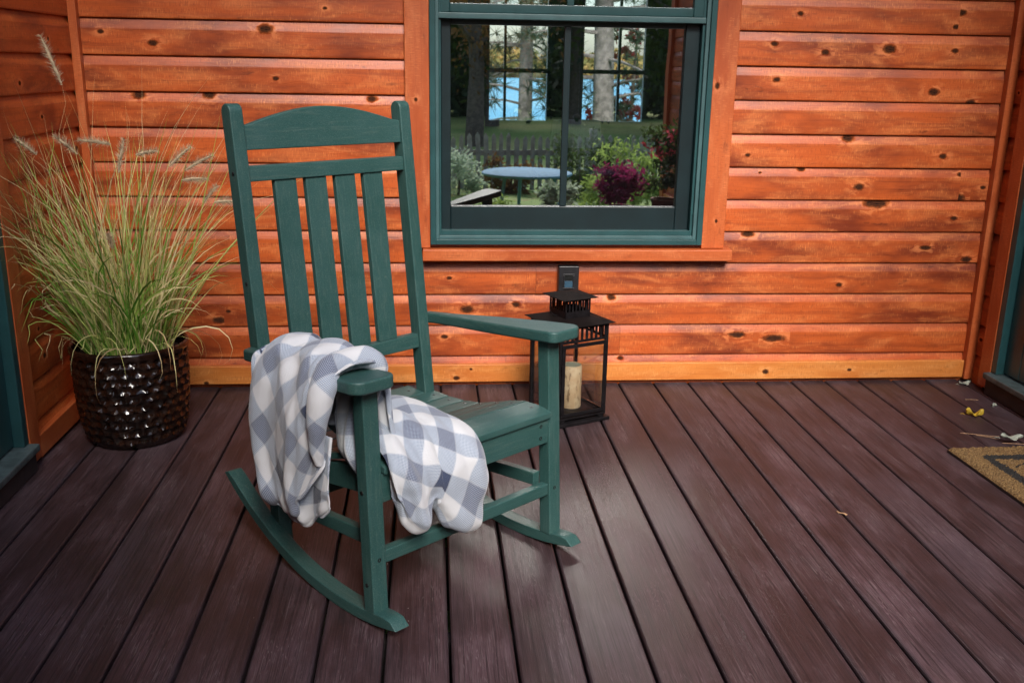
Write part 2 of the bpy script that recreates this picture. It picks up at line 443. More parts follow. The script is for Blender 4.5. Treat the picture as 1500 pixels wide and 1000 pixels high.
# ------------------------------------------------------------------ light
w = bpy.data.worlds.new('World'); scene.world = w; w.use_nodes = True
sky = w.node_tree.nodes.new('ShaderNodeTexSky'); sky.sky_type = 'NISHITA'; sky.sun_disc = False
SUN_EL, SUN_AZ = math.radians(42), math.radians(176)       # azimuth clockwise from +Y
sky.sun_elevation = SUN_EL; sky.sun_rotation = SUN_AZ
sky.air_density = 1.0; sky.dust_density = 1.6; sky.ozone_density = 1.2
bg = w.node_tree.nodes['Background']; bg.inputs[1].default_value = .115
w.node_tree.links.new(sky.outputs[0], bg.inputs[0])
sl = bpy.data.lights.new('sun', 'SUN'); so = bpy.data.objects.new('sun', sl); link(so)
sl.energy = 1.95; sl.angle = math.radians(24); sl.color = (1, .95, .88)
sd = Vector((math.sin(SUN_AZ)*math.cos(SUN_EL), math.cos(SUN_AZ)*math.cos(SUN_EL), math.sin(SUN_EL)))
so.rotation_euler = sd.to_track_quat('Z', 'Y').to_euler(); so.location = sd*20
scene.view_settings.view_transform = 'Standard'; scene.view_settings.look = 'None'
scene.view_settings.gamma = 1; scene.view_settings.exposure = 1.6
scene.cycles.use_denoising = True; scene.cycles.max_bounces = 8; scene.cycles.transparent_max_bounces = 16
scene.cycles.sample_clamp_indirect = 8; scene.cycles.caustics_reflective = False

XL, XR = -1.2455, 2.224
Z0, PC = 1.3631, .1245          # bottom edge of course 0 and course height

# ------------------------------------------------------------------ siding builder
PROFILE = [(0, .0115), (0, .0180), (.0020, .0203), (.006, .0212), (.045, .0218), (.0885, .0212), (.0915, .0206), (.1005, .0180), (.1095, .0150), (.1180, .0120), (.1245, .0100)]
def siding(mb, runs, knots, mp, rg, rand_knots=1.2):
    """runs: (a0, a1, course). mp(along, out, z) -> point. knots: (along, z, size, squash)"""
    for (a0, a1, i) in runs:
        zb = Z0 - i*PC
        ends = [a0]
        while a1 - ends[-1] > 2.6: ends.append(ends[-1] + rg.uniform(1.1, 2.2))
        ends.append(a1)
        for b0, b1 in zip(ends[:-1], ends[1:]):
            if b1 < a1: b1 -= .0008
            off = (rg.uniform(0, 50), rg.uniform(0, 50)); do = rg.uniform(-.0008, .0008)
            ks = [(ka, kz - zb, s, q) for (ka, kz, s, q) in knots if b0 < ka < b1 and zb <= kz < zb + PC]
            n = int((b1 - b0)*rand_knots + rg.random())
            for _ in range(n):
                ka = rg.uniform(b0 + .06, b1 - .06)
                if all(abs(ka - k[0]) > .16 for k in ks): ks.append((ka, rg.uniform(.02, .075), rg.uniform(.5, 1.0), 1.))
            ks.sort(); cuts = [b0]; own = []
            for j, k in enumerate(ks):
                lo = max(b0, k[0] - .065) if j == 0 else max((ks[j-1][0] + k[0])/2, k[0] - .065)
                hi = min(b1, k[0] + .065) if j == len(ks)-1 else min((ks[j+1][0] + k[0])/2, k[0] + .065)
                if lo > cuts[-1] + 1e-4: own.append(None); cuts.append(lo)
                own.append(k); cuts.append(hi)
            if b1 > cuts[-1] + 1e-4: own.append(None); cuts.append(b1)
            for (s0, s1, k) in zip(cuts[:-1], cuts[1:], own):
                st = max(1, int((s1 - s0)/.25)) if k is None else 1
                for m in range(st):
                    c0 = s0 + (s1 - s0)*m/st; c1 = s0 + (s1 - s0)*(m+1)/st
                    hcum = 0
                    for (z1, o1), (z2, o2) in zip(PROFILE[:-1], PROFILE[1:]):
                        dh = math.hypot(z2 - z1, o2 - o1)
                        gr = [(c0 + off[0], hcum + off[1]), (c1 + off[0], hcum + off[1]), (c1 + off[0], hcum + dh + off[1]), (c0 + off[0], hcum + dh + off[1])]
                        kn = [((a - k[0])/k[2]/k[3], (z - k[1])/k[2]) if k else (5, 5) for a, z in ((c0, z1), (c1, z1), (c1, z2), (c0, z2))]
                        mb.quad([mp(c0, o1 + do, zb + z1), mp(c1, o1 + do, zb + z1), mp(c1, o2 + do, zb + z2), mp(c0, o2 + do, zb + z2)], grain=gr, knot=kn)
                        hcum += dh

def trimboard(name, lo, hi, along, mat, parent, knots=(), bevel=.003):
    """a straight board with its grain along axis 0/1/2; knots given as (along, across) in world metres"""
    ax = along; ac = 2 if ax != 2 else (0 if hi[0]-lo[0] > hi[1]-lo[1] else 1)
    bm = bmesh.new()
    ks = sorted(knots); cuts = [lo[ax]]
    for k in ks: cuts += [max(cuts[-1] + .001, k[0] - .05), min(k[0] + .05, hi[ax])]
    cuts.append(hi[ax])
    m = MB(); m.box(lo, hi)
    me = bpy.data.meshes.new(name); me.from_pydata(m.v, [], m.f); bm.from_mesh(me)
    bmesh.ops.recalc_face_normals(bm, faces=bm.faces)
    bmesh.ops.bevel(bm, geom=list(bm.edges), offset=bevel, segments=2, affect='EDGES', profile=.5)
    for c in cuts[1:-1]:
        no = [0, 0, 0]; no[ax] = 1; pt = [0, 0, 0]; pt[ax] = c
        bmesh.ops.bisect_plane(bm, geom=bm.verts[:] + bm.edges[:] + bm.faces[:], plane_co=pt, plane_no=no)
    g = bm.loops.layers.uv.new('grain'); kl = bm.loops.layers.uv.new('knot')
    off = (rnd.uniform(0, 50), rnd.uniform(0, 50))
    third = 3 - ax - ac
    for fc in bm.faces:
        cc = fc.calc_center_median()
        kk = next((k for k in ks if abs(cc[ax] - k[0]) < .05), None)
        for lp in fc.loops:
            p = lp.vert.co
            lp[g].uv = (p[ax] + off[0], p[ac] + p[third] + off[1])
            lp[kl].uv = ((p[ax] - kk[0])/kk[2], (p[ac] - kk[1])/kk[2]) if kk else (5, 5)
    o = finish(bm, name, mat, parent, smooth=True)
    o.modifiers.new('wn', 'WEIGHTED_NORMAL')
    return o

# ------------------------------------------------------------------ deck
DG, DP, GAP, DY1 = .3225, .143, .0062, -4.7
m = MB()
for k in range(-12, 15):
    x0 = DG + (k-1)*DP + GAP/2 + rnd.uniform(-.0006, .0006); x1 = DG + k*DP - GAP/2
    if x1 < XL - .03 or x0 > XR + .08: continue
    off = (rnd.uniform(0, 40), rnd.uniform(0, 40)); br = rnd.random(); dz = rnd.uniform(-.0008, .0008)
    pr = [(x0, -.03), (x0, -.006), (x0 + .0015, -.0022), (x0 + .005, 0), (x1 - .005, 0), (x1 - .0015, -.0022), (x1, -.006), (x1, -.03)]
    cuts = [.03, -1.2, -2.4, -3.6, DY1]
    for a, b in zip(cuts[:-1], cuts[1:]):
        for (xa, za), (xb, zb) in zip(pr[:-1], pr[1:]):
            ua, ub = (xa - x0)/(x1 - x0), (xb - x0)/(x1 - x0)
            gv = [(xa + off[0], a + off[1]), (xa + off[0], b + off[1]), (xb + off[0], b + off[1]), (xb + off[0], a + off[1])]
            m.quad([(xa, a, za + dz), (xa, b, za + dz), (xb, b, zb + dz), (xb, a, zb + dz)], grain=gv, edge=[(ua, br), (ua, br), (ub, br), (ub, br)])
deck = tag(m.build('deck', M['deck'], fix=False), kind='structure')
m = MB()
for y in np.arange(-4.6, .1, .41): m.box((XL - .02, y - .02, -.20), (XR + .06, y + .02, -.0305))
tag(m.build('deck_joists', M['riser']), kind='structure')

# ------------------------------------------------------------------ ground, lake, far shore
m = MB()
xs = [-900, -200, -60, -20, -6, 0, 3, 8, 20, 60, 200, 900]
def gz(x, y):
    if y < 6: return -.36 + (.12*math.sin(x*.4)*math.cos(y*.3) if y < -7 else 0)
    return max(-3.6, -.36 - (y - 6)*.075)
ys = [-600, -100, -40, -24, -18, -13, -9, -5, -2, 0, 6, 12, 20, 30, 45, 60, 75]
m.grid([[(x, y, gz(x, y)) for y in ys] for x in xs])
tag(m.build('lawn', M['lawn'], smooth=True), kind='structure')
m = MB(); m.quad([(-900, 40, -3.0), (900, 40, -3.0), (900, 700, -3.0), (-900, 700, -3.0)])
tag(m.build('lake_water', M['lake']), kind='structure')
m = MB()
m.grid([[(x, y, -3.4 + min(70, max(0, y - 330))*.085*(1 + .35*math.sin(x*.013) + .2*math.sin(x*.05))) for y in (325, 335, 350, 370, 400, 460, 700)] for x in range(-900, 901, 20)])
tag(m.build('far_hill', M['hill'], smooth=True), kind='structure')

def leaf_cloud(mb, tints, centre, rad, n, size, rg, clumps=14, flat=.7):
    cs = []
    for _ in range(clumps):
        while True:
            q = Vector((rg.uniform(-1, 1), rg.uniform(-1, 1), rg.uniform(-1, 1)))
            if .25 < q.length < 1: break
        cs.append((Vector((q.x*rad[0], q.y*rad[1], q.z*rad[2])), rg.uniform(.28, .5), rg.random()))
    R = (rad[0] + rad[1] + rad[2])/3
    for _ in range(n):
        c, cr, ct = rg.choice(cs)
        d = Vector((rg.gauss(0, 1), rg.gauss(0, 1), rg.gauss(0, flat))); d *= cr*R*.62
        p = Vector(centre) + c + d
        a = Vector((rg.gauss(0, 1), rg.gauss(0, 1), rg.gauss(0, 1))).normalized(); b = a.orthogonal().normalized()
        s = size*rg.uniform(.6, 1.3); i = len(mb.v)
        mb.v += [tuple(p - a*s), tuple(p + b*s*.5), tuple(p + a*s), tuple(p - b*s*.5)]
        mb.f.append((i, i+1, i+2, i+3)); tv = min(1, max(0, ct*.6 + rg.uniform(0, .4))); tints += [tv]*4

def leafy_tree(label, x, y, h, rad, n, size, mat, rg, group, trunk_r=.16, low=.35, cat='tree', bark='bark'):
    z0 = gz(x, y); t = empty('tree', (x, y, z0), 0, label, cat, group)
    m = MB(); m.tube([(0, 0, -.1), (.05, 0, h*.3), (-.06, .05, h*.6), (0, 0, h*.9)], [trunk_r*1.2, trunk_r, trunk_r*.7, trunk_r*.2], 8)
    for _ in range(7):
        a = rg.uniform(0, 2*PI); z = h*rg.uniform(.3, .7); L = rad[0]*rg.uniform(.5, .9)
        m.tube([(0, 0, z), (math.cos(a)*L*.5, math.sin(a)*L*.5, z + L*.3), (math.cos(a)*L, math.sin(a)*L, z + L*.5)], [trunk_r*.45, trunk_r*.3, trunk_r*.1], 5)
    m.build('trunk', M[bark], t, smooth=True)
    m = MB(); ti = []
    leaf_cloud(m, ti, (0, 0, h*(low + (1-low)/2)), rad, n, size, rg, clumps=26)
    m.build('crown', M[mat], t, fix=False, cols=ti)
    return t

rg = random.Random(5)
TREES = [(-6, -21, 8, 'leaf_green', 0), (-2.5, -24, 9, 'leaf_rust', 0), (.9, -16.5, 5.2, 'leaf_rust', 1), (1.6, -22, 8, 'leaf_green', 0), (3.9, -23, 9, 'leaf_pine', 0), (6.2, -20.5, 7.5, 'leaf_green', 0), (8.5, -23, 9, 'leaf_pine', 0), (11.5, -21, 8, 'leaf_rust', 0), (15, -24, 9, 'leaf_green', 0)]
NM = {'leaf_green': 'green leafy tree', 'leaf_rust': 'rust coloured autumn tree', 'leaf_pine': 'dark pine tree'}
for i, (x, y, h, mt, sm) in enumerate(TREES):
    lb = NM[mt] + (' closest to the garden fence, seen in the window glass' if sm else ' in the row beyond the picket fence')
    leafy_tree(lb, x, y, h, (h*.30, h*.28, h*.44), 4600, .11 if not sm else .06, mt, rg, 'trees beyond the picket fence', low=.1)

m = MB()
m.grid([[(x, y, z + .5*math.sin(x*.7)) for y, z in ((-33.5, -.6), (-35, 3), (-40, 6.5), (-60, 10), (-200, 16))] for x in range(-120, 121, 6)])
tag(m.build('wooded_bank', M['bank'], smooth=True), kind='structure')
m = MB(); ti = []
for i in range(170):
    x = rg.uniform(-16, 30); y = rg.uniform(-33, -27); z = rg.uniform(.2, 7.5)
    leaf_cloud(m, ti, (x, y, z), (2.1, 1.5, 1.6), 150, .26, rg, clumps=6)
for i in range(60): leaf_cloud(m, ti, (-16 + 46*i/59, -27, .2), (1.2, .8, .9), 130, .2, rg, clumps=6)
tag(m.build('garden_woods', M['leaf_pine'], fix=False, cols=ti), label='dark mass of woods closing off the garden behind the camera', cat='woods', kind='stuff')
# far autumn wood across the lake: one mass
m = MB(); ti = []
for i in range(150):
    x = rg.uniform(-60, 170); y = rg.uniform(332, 400); s = rg.uniform(2.4, 4.2)
    zb = -3.4 + max(0, (y - 330))*.075
    base = rg.random()
    j = len(ti); leaf_cloud(m, ti, (x, y, zb + s*.9), (s, s, s*1.0), 110, 1.25, rg, clumps=7)
    for q in range(j, len(ti)): ti[q] = ti[q]*.4 + base*.6
tag(m.build('autumn_woods', M['wood_far'], fix=False, cols=ti), label='mass of autumn woods on the far lake shore', cat='woods', kind='stuff')

# lakeside trees just behind the cabin
def pine(label, x, y, h, r, lean, rg, bark, nbr, zr, spread, needles=True, mat='leaf_pine'):
    z0 = gz(x, y); t = empty('pine_tree', (x, y, z0), 0, label, 'tree', 'trees on the lake bank')
    m = MB(); P = lambda s: Vector((lean[0]*s*s, lean[1]*s, h*s))
    m.tube([P(s/8) for s in range(9)], [r*(1.15 - .9*s/8) for s in range(9)], 9)
    tips = []
    for _ in range(nbr):
        s = rg.uniform(*zr)/h; a = rg.uniform(0, 2*PI); L = spread*rg.uniform(.5, 1.)
        b = P(s); d = Vector((math.cos(a), math.sin(a), rg.uniform(-.25, .35)))
        pts = [b, b + d*L*.4, b + d*L*.75 + Vector((0, 0, -.05)), b + d*L + Vector((0, 0, -.12))]
        m.tube(pts, [r*.22, r*.15, r*.1, r*.05], 5)
        for q in range(7): tips.append(pts[1].lerp(pts[3], rg.random()) + Vector((rg.gauss(0, .12), rg.gauss(0, .12), rg.gauss(0, .09))))
    m.build('trunk', M[bark], t, smooth=True)
    m = MB(); ti = []
    for c in tips:
        tv = rg.random()
        for _ in range(26):
            d = Vector((rg.gauss(0, 1), rg.gauss(0, 1), rg.gauss(0, 1))).normalized()
            e = d.orthogonal().normalized()*.006*(1 if needles else 5); L = rg.uniform(.1, .2)*(1 if needles else .5); i = len(m.v)
            m.v += [tuple(c - e), tuple(c + d*L - e*.3), tuple(c + d*L + e*.3), tuple(c + e)]; m.f.append((i, i+1, i+2, i+3)); ti += [tv]*4
    m.build('crown', M[mat], t, fix=False, cols=ti)
pine('slim pine trunk with sparse needles, left of the two seen through the window', 1.42, 11.2, 9, .105, (.15, 0), rg, 'bark_pale', 40, (.9, 4.2), 1.3)
pine('thick leaning pale trunk seen through the right half of the window', 2.52, 10.6, 9, .155, (-.5, .2), rg, 'bark_pale', 34, (1.0, 4.5), 1.3)
pine('small crimson leaved sapling on the lake bank', 3.35, 12.8, 3.0, .05, (.1, .1), rg, 'bark', 14, (.9, 2.6), .6, False, 'leaf_red')

# ------------------------------------------------------------------ back wall
KN = [(1.368,1.427,1),(1.987,1.442,1.15),(1.973,1.391,.7),(1.279,1.319,1.1),(1.476,1.291,.9),(1.723,1.308,1.2),(1.98,1.305,1.0),(1.299,1.19,.8),(1.918,1.154,1.0),(2.071,1.116,1.25),(1.602,.977,1.2),(1.21,.911,.9),(1.988,.913,1.0),(1.43,.859,.8),(1.267,.844,.5),(2.073,.843,.8),(1.664,.792,1.0),(2.17,.793,.8),(2.076,.752,1.3,1.3),(1.744,.729,1.3,2.),(2.068,.671,.9),(1.241,.605,.9,1.6),(1.966,.553,1.2,2.),(2.144,.506,1.2,1.3),(1.628,.403,.7),(-1.15,1.316,.9),(-.974,1.281,1.0),(-.58,1.335,1.2),(-.552,1.166,.8),(-.794,1.106,1.2),(-1.039,1.102,1),(-.21,1.099,1.2),(-.809,.268,1.1,1.5),(-.773,.303,.8),(.071,.432,.7),(.14,.307,1.25,1.2),(.052,.197,1.0),(.332,.326,1.0),(.709,.352,.8),(.757,.102,.9),(1.228,.198,1.1,2.),(1.382,.183,1.0,2.5)]
KN = [k if len(k) == 4 else (*k, 1.15) for k in KN]
KN = [(a, b, c*1.18*(.72 + .6*((i*37) % 11)/10), d) for i, (a, b, c, d) in enumerate(KN)]
WX0, WX1, WZ0 = 0.0, 1.047, .567
wall = empty('log_wall', (0, 0, 0), 0, 'orange stained log siding wall behind the rocking chair', 'wall')
rs = random.Random(21); m = MB(); runs = []
for i in range(-12, 12):
    z = Z0 - i*PC
    if z + PC < 0: continue
    if 7 > i: runs += [(XL, WX0 - .03, i), (WX1 + .03, XR, i)]
    else: runs.append((XL, XR, i))
siding(m, runs, KN, lambda a, o, z: (a, .0215 - o, z), rs, .12)
m.build('siding', M['siding'], wall, fix=False)
m = MB()
for lo, hi in (((XL - .2, .024, -.05), (WX0 + .01, .15, 2.9)), ((WX1 - .01, .024, -.05), (XR + .2, .15, 2.9)), ((WX0 + .01, .024, -.05), (WX1 - .01, .15, WZ0 + .01)), ((WX0 + .01, .024, 2.05), (WX1 - .01, .15, 2.9))): m.box(lo, hi)
m.build('sheathing', M['dark_room'], wall)
trimboard('baseboard', (XL + .03, -.022, .016), (XR - .035, .0, .0885), 0, M['base'], wall, [(1.351,.048,1.1),(1.702,.053,.7),(.099,.034,1.),(.156,.07,.5),(-.869,.022,.8),(-.432,.031,.8)])
trimboard('corner_trim', (XL - .002, -.030, .016), (XL + .028, .004, 2.88), 2, M['trim'], wall)
trimboard('corner_trim', (XR - .033, -.032, .010), (XR + .002, .004, 2.88), 2, M['trim'], wall)
CW = .090
trimboard('window_casing', (WX0 - CW, -.024, .553), (WX0 - .001, .02, 2.10), 2, M['trim'], wall, [(1.10, -.05, .7)])
trimboard('window_casing', (WX1 + .001, -.024, .553), (WX1 + CW, .02, 2.10), 2, M['trim'], wall, [(1.165, 1.066, 1.0), (.66, 1.10, .6)])
trimboard('window_casing', (WX0 - CW, -.025, 2.101), (WX1 + CW, .02, 2.2), 0, M['trim'], wall)
trimboard('window_ledge', (WX0 - .030, -.052, .508), (WX1 + .118, .02, .5515), 0, M['trim'], wall)

# ------------------------------------------------------------------ window
win = empty('sash_window', ((WX0 + WX1)/2, 0, WZ0), 0, 'dark green sash window reflecting garden and fence, above the black lantern', 'window')
def wobj(o):
    o.location = -Vector(win.location); return o
def frame_mb(x0, x1, z0, z1, wl, wr, wb, wt, y0, y1):
    m = MB()
    m.box((x0, y0, z0), (x0 + wl, y1, z1)); m.box((x1 - wr, y0, z0), (x1, y1, z1))
    if wb: m.box((x0 + wl + .0002, y0 + .0006, z0), (x1 - wr - .0002, y1, z0 + wb))
    if wt: m.box((x0 + wl + .0002, y0 + .0006, z1 - wt), (x1 - wr - .0002, y1, z1))
    return m
wf = wobj(frame_mb(WX0, WX1, WZ0, 2.05, .021, .021, .020, .02, -.030, .12).build('frame', M['winframe'], win, bevel=.0015))
wobj(frame_mb(WX0 + .0212, WX1 - .0212, WZ0 + .0202, 2.03, .012, .014, .013, .02, -.019, .12).build('frame_stop', M['lip'], win, bevel=.0012))
wobj(frame_mb(WX0 + .0334, WX1 - .0354, WZ0 + .0334, 2.01, .008, .010, .0185, .02, -.006, .12).build('track', M['winframe'], win, bevel=.001))
LX0, LX1 = WX0 + .0416, WX1 - .0456
# lower sash
ls = wobj(frame_mb(LX0, LX1, .611, 1.415, .036, .054, .096, .05, .022, .05).build('lower_sash', M['sash'], win, bevel=.003))
m = MB(); m.box((.496, .030, .7075), (.521, .046, 1.3648)); m.build('muntin', M['sash'], ls, bevel=.002)
m = MB(); m.quad([(LX0 + .03, .040, .70), (LX1 - .05, .040, .70), (LX1 - .05, .040, 1.37), (LX0 + .03, .040, 1.37)]); m.build('pane', M['pane'], ls)
us = wobj(frame_mb(LX0 - .004, LX1 + .004, 1.405, 2.0, .036, .040, .032, .05, -.004, .021).build('upper_sash', M['winframe'], win, bevel=.003))
m = MB(); m.box((.498, .002, 1.437), (.523, .018, 1.95)); m.build('muntin', M['winframe'], us, bevel=.002)
m = MB(); m.quad([(LX0 + .03, .010, 1.43), (LX1 - .03, .010, 1.43), (LX1 - .03, .010, 1.96), (LX0 + .03, .010, 1.96)]); m.build('pane', M['pane'], us)
wobj(board('meeting_rail', (LX0 - .010, -.016, 1.383), (LX1 + .010, .021, 1.4045), M['lip'], win, .003))
m = MB()
for x in (.024, .031, WX1 - .028, WX1 - .036): m.lathe([(0, 0), (.0022, 0), (.0022, .002), (0, .002)], 8, Matrix.Translation((x, -.0185, .69)) @ Matrix.Rotation(PI/2, 4, 'X'))
wobj(m.build('screw', M['lip'], win))

# ------------------------------------------------------------------ room seen through the glass
def room_box(name, lo, hi, mat): m = MB(); m.box(lo, hi); return tag(m.build(name, M[mat]), kind='structure')
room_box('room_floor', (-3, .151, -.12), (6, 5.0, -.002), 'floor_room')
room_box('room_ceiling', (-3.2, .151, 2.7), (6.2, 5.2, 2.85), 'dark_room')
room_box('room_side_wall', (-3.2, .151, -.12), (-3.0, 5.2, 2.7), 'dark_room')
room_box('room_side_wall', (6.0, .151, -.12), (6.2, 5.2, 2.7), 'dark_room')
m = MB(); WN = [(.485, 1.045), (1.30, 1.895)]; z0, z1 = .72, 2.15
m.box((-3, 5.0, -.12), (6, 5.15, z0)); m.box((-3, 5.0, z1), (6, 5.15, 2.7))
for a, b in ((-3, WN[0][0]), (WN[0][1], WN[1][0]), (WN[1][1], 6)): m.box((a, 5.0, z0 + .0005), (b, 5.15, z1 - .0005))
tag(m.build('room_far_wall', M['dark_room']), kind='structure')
for j, (a, b) in enumerate(WN):
    q = empty('lake_window', ((a+b)/2, 5.0, z0), 0, 'lake view window across the dark room, %s of the lamp shade' % ('straight above and left' if j == 0 else 'right'), 'window', 'windows facing the lake')
    o = frame_mb(a, b, z0, z1, .03, .03, .04, .04, 4.985, 5.05).build('frame', M['sash'], q); o.location = -Vector(q.location)
    m = MB(); xm = a + (.165 if j == 0 else .345); m.box((xm - .011, 4.99, z0 + .04), (xm + .011, 5.03, z1 - .04)); m.box((a + .03, 4.992, 1.163), (b - .03, 5.028, 1.198))
    o = m.build('glazing_bar', M['sash'], q); o.location = -Vector(q.location)
lt = empty('table_lamp', (1.08, 3.6, 0), 0, 'table lamp with grey pleated shade inside the dark room', 'lamp')
m = MB(); rows = []
for z, rr in ((.655, .19), (.84, .17)): rows.append([((rr + .004*(j % 2))*math.cos(2*PI*j/120), (rr + .004*(j % 2))*math.sin(2*PI*j/120), z) for j in range(120)])
m.grid(rows, closed_v=True); m.build('lamp_shade', M['shade'], lt)
m = MB(); m.lathe([(0, .47), (.09, .47), (.09, .49), (.03, .50), (.05, .55), (.03, .62), (.012, .66), (.012, .84), (.03, .86), (.02, .88), (0, .89)], 20); m.build('lamp_base', M['brass'], lt, smooth=True)
ct = empty('side_table', (1.08, 3.6, 0), 0, 'dark side table under the pleated lamp inside the room', 'table')
m = MB(); m.box((-.3, -.22, .44), (.3, .22, .469)); m.build('tabletop', M['dark_room'], ct)
for sx in (-1, 1):
    for sy in (-1, 1): m = MB(); m.box((sx*.27 - .02, sy*.19 - .02, 0), (sx*.27 + .02, sy*.19 + .02, .4395)); m.build('leg', M['dark_room'], ct)

# ------------------------------------------------------------------ left and right wings with their doors
def added_shade_wall(wl, x1, y0, y1, h):
    m = MB(); m.box((.03, y0, -.3), (x1 - XL, y1, h)); m.build('added_shade_wall', M['trim_plain'], wl)
def door(name, label, side, ya, yb, X):
    """side=+1: wall faces +X (left wing); -1: faces -X (right wing). ya nearer the back wall"""
    d = empty(name, (X, (ya + yb)/2, 0), 0, label, 'door')
    def put(nm, x0, x1, y0, y1, z0, z1, mat, bev=.003, par=None):
        lo = (min(side*x0, side*x1), min(y0, y1) - (ya+yb)/2, z0); hi = (max(side*x0, side*x1), max(y0, y1) - (ya+yb)/2, z1)
        return board(nm, lo, hi, mat, par or d, bev)
    for a, b in ((ya, ya - .035), (yb + .035, yb)): put('jamb', -.08, .018, a, b, .09, 2.06, M['winframe'])
    put('head_jamb', -.08, .017, ya - .036, yb + .036, 2.02, 2.06, M['winframe'])
    lf = put('door_leaf', -.055, -.012, ya - .037, ya - .135, .098, 2.018, M['winframe'])
    put('stile', -.055, -.012, yb + .135, yb + .037, .098, 2.018, M['winframe'], par=d)
    put('bottom_rail', -.055, -.013, ya - .136, yb + .136, .098, .25, M['winframe'])
    put('top_rail', -.055, -.013, ya - .136, yb + .136, 1.90, 2.018, M['winframe'])
    for (a, b, c, e) in ((ya - .137, ya - .152, .252, 1.898), (yb + .152, yb + .137, .252, 1.898)): put('glazing_bead', -.045, -.004, a, b, c, e, M['sash'], .004)
    put('glazing_bead', -.045, -.0045, ya - .153, yb + .153, .252, .267, M['sash'], .004)
    put('pane', -.036, -.030, ya - .1525, yb + .1525, .2675, 1.898, M['pane'], 0)
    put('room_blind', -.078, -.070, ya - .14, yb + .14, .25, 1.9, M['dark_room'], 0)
    put('threshold', -.08, .048, ya + .004, yb - .004, .066, .089, M['sill_metal'], .004)
    put('riser', -.07, .034, ya, yb, .002, .0655, M['riser'], .002)
    return d
def wing(name, label, side, X, ya, yb, yend, h, corner):
    wl = empty(name, (X, 0, 0), 0, label, 'wall')
    m = MB(); runs = []
    for i in range(-32, 12):
        z = Z0 - i*PC
        if z + PC < 0 or z > h: continue
        z_ = z
        if z < 2.1: runs += [(-(ya + .07), 0, i)] if side > 0 else [(0, -(ya + .07), i)]
        else: runs.append((0, -yend, i)) if side < 0 else runs.append((0, -yend, i))
    runs = [(min(a, b), max(a, b), i) for a, b, i in runs if abs(a - b) > .08]
    for i in range(-32, 12):
        z = Z0 - i*PC
        if z + PC < 0 or z > 2.1: continue
        runs.append((-(yb - .09), -yend, i))
    siding(m, runs, [], lambda a, o, z: (side*(o - .0215), -a, z), random.Random(33), .9)
    m.build('siding', M['siding'], wl, fix=False)
    m = MB(); e = .0245; t = .16
    for (y0, y1, z0, z1) in ((ya + .01, 0, -.05, h), (yend, yb - .01, -.05, h), (yb - .01, ya + .01, 2.07, h)): m.box((min(-side*e, -side*t), y0, z0), (max(-side*e, -side*t), y1, z1))
    m.build('sheathing', M['dark_room'], wl)
    def tb(n, x0, x1, y0, y1, z0, z1, al, mat):
        trimboard(n, (min(side*x0, side*x1), min(y0, y1), z0), (max(side*x0, side*x1), max(y0, y1), z1), al, M[mat], wl)
    tb('door_casing', -.02, .020, ya + .078, ya + .001, .016, 2.14, 2, 'trim')
    tb('door_casing', -.02, .020, yb - .001, yb - .078, .016, 2.14, 2, 'trim')
    tb('door_casing', -.02, .021, ya + .078, yb - .078, 2.141, 2.23, 1, 'trim')
    if ya < -.3: tb('baseboard', -.02, .019, -.033, ya + .0785, .012, .085, 1, 'base' if side < 0 else 'trim')
    tb('baseboard', -.02, .019, yb - .0785, yend, .012, .085, 1, 'base')
    tb('corner_post', -.10, .03, yend - .001, yend - .12, .0, h, 2, 'trim')
    return wl
lw_ = wing('log_wall', 'orange log wall with green door at the left end of the deck', 1, XL, -.80, -1.76, -7.5, 5.2, 0)
added_shade_wall(lw_, .12, -5.1, -4.9, 4.6)  # unseen wall added behind the camera to shade the left of the deck
wing('log_wall', 'log wall at the right end of the deck beside the doormat', -1, XR, -.185, -1.12, -5.35, 3.3, 0)
pr = empty('porch_roof', (.5, -.62, 2.75), 0, 'narrow board roof over the log wall, above the window', 'roof')
m = MB(); m.box((-1.72, -.62, 0), (1.70, .60, .06)); m.build('ceiling_boards', M['trim_plain'], pr)
m = MB(); m.box((-1.72, -.68, -.16), (1.70, -.621, .16)); m.build('fascia', M['trim_plain'], pr)
door('glazed_door', 'dark green door with metal threshold in the left wall', 1, -.80, -1.76, XL)
door('glazed_door', 'dark green door in the right wall behind the fallen leaves', -1, -.185, -1.12, XR)
# ------------------------------------------------------------------ rocking chair (x across, -y forward, z up)
CH = empty('rocking_chair', (.0966, -1.5384, 0), .6975, 'dark green slatted rocking chair with a checked blanket over one arm', 'chair')
G = M['green']; WL, LW, LD, TAU = .307, .0413, .038, .0469
RC, RR, RH, RU = -.1343, .8109, .030, .040           # rocker: v of contact, radius, depth, width
def rz_(v, k=0): R = RR - k; return RR - math.sqrt(max(0, R*R - (v - RC)**2))
def bolt(par, p, axis):
    m = MB(); M4 = Matrix.Translation(p) @ (Matrix.Rotation(PI/2, 4, 'X') if axis == 'y' else Matrix.Rotation(PI/2, 4, 'Y') if axis == 'x' else Matrix.Identity(4))
    m.lathe([(0, -.0015), (.0047, -.0015), (.0050, .0004), (.0030, .0008), (.0022, -.0006), (0, -.0006)], 12, M4)
    return m.build('bolt', M['bolt'], par, smooth=True)
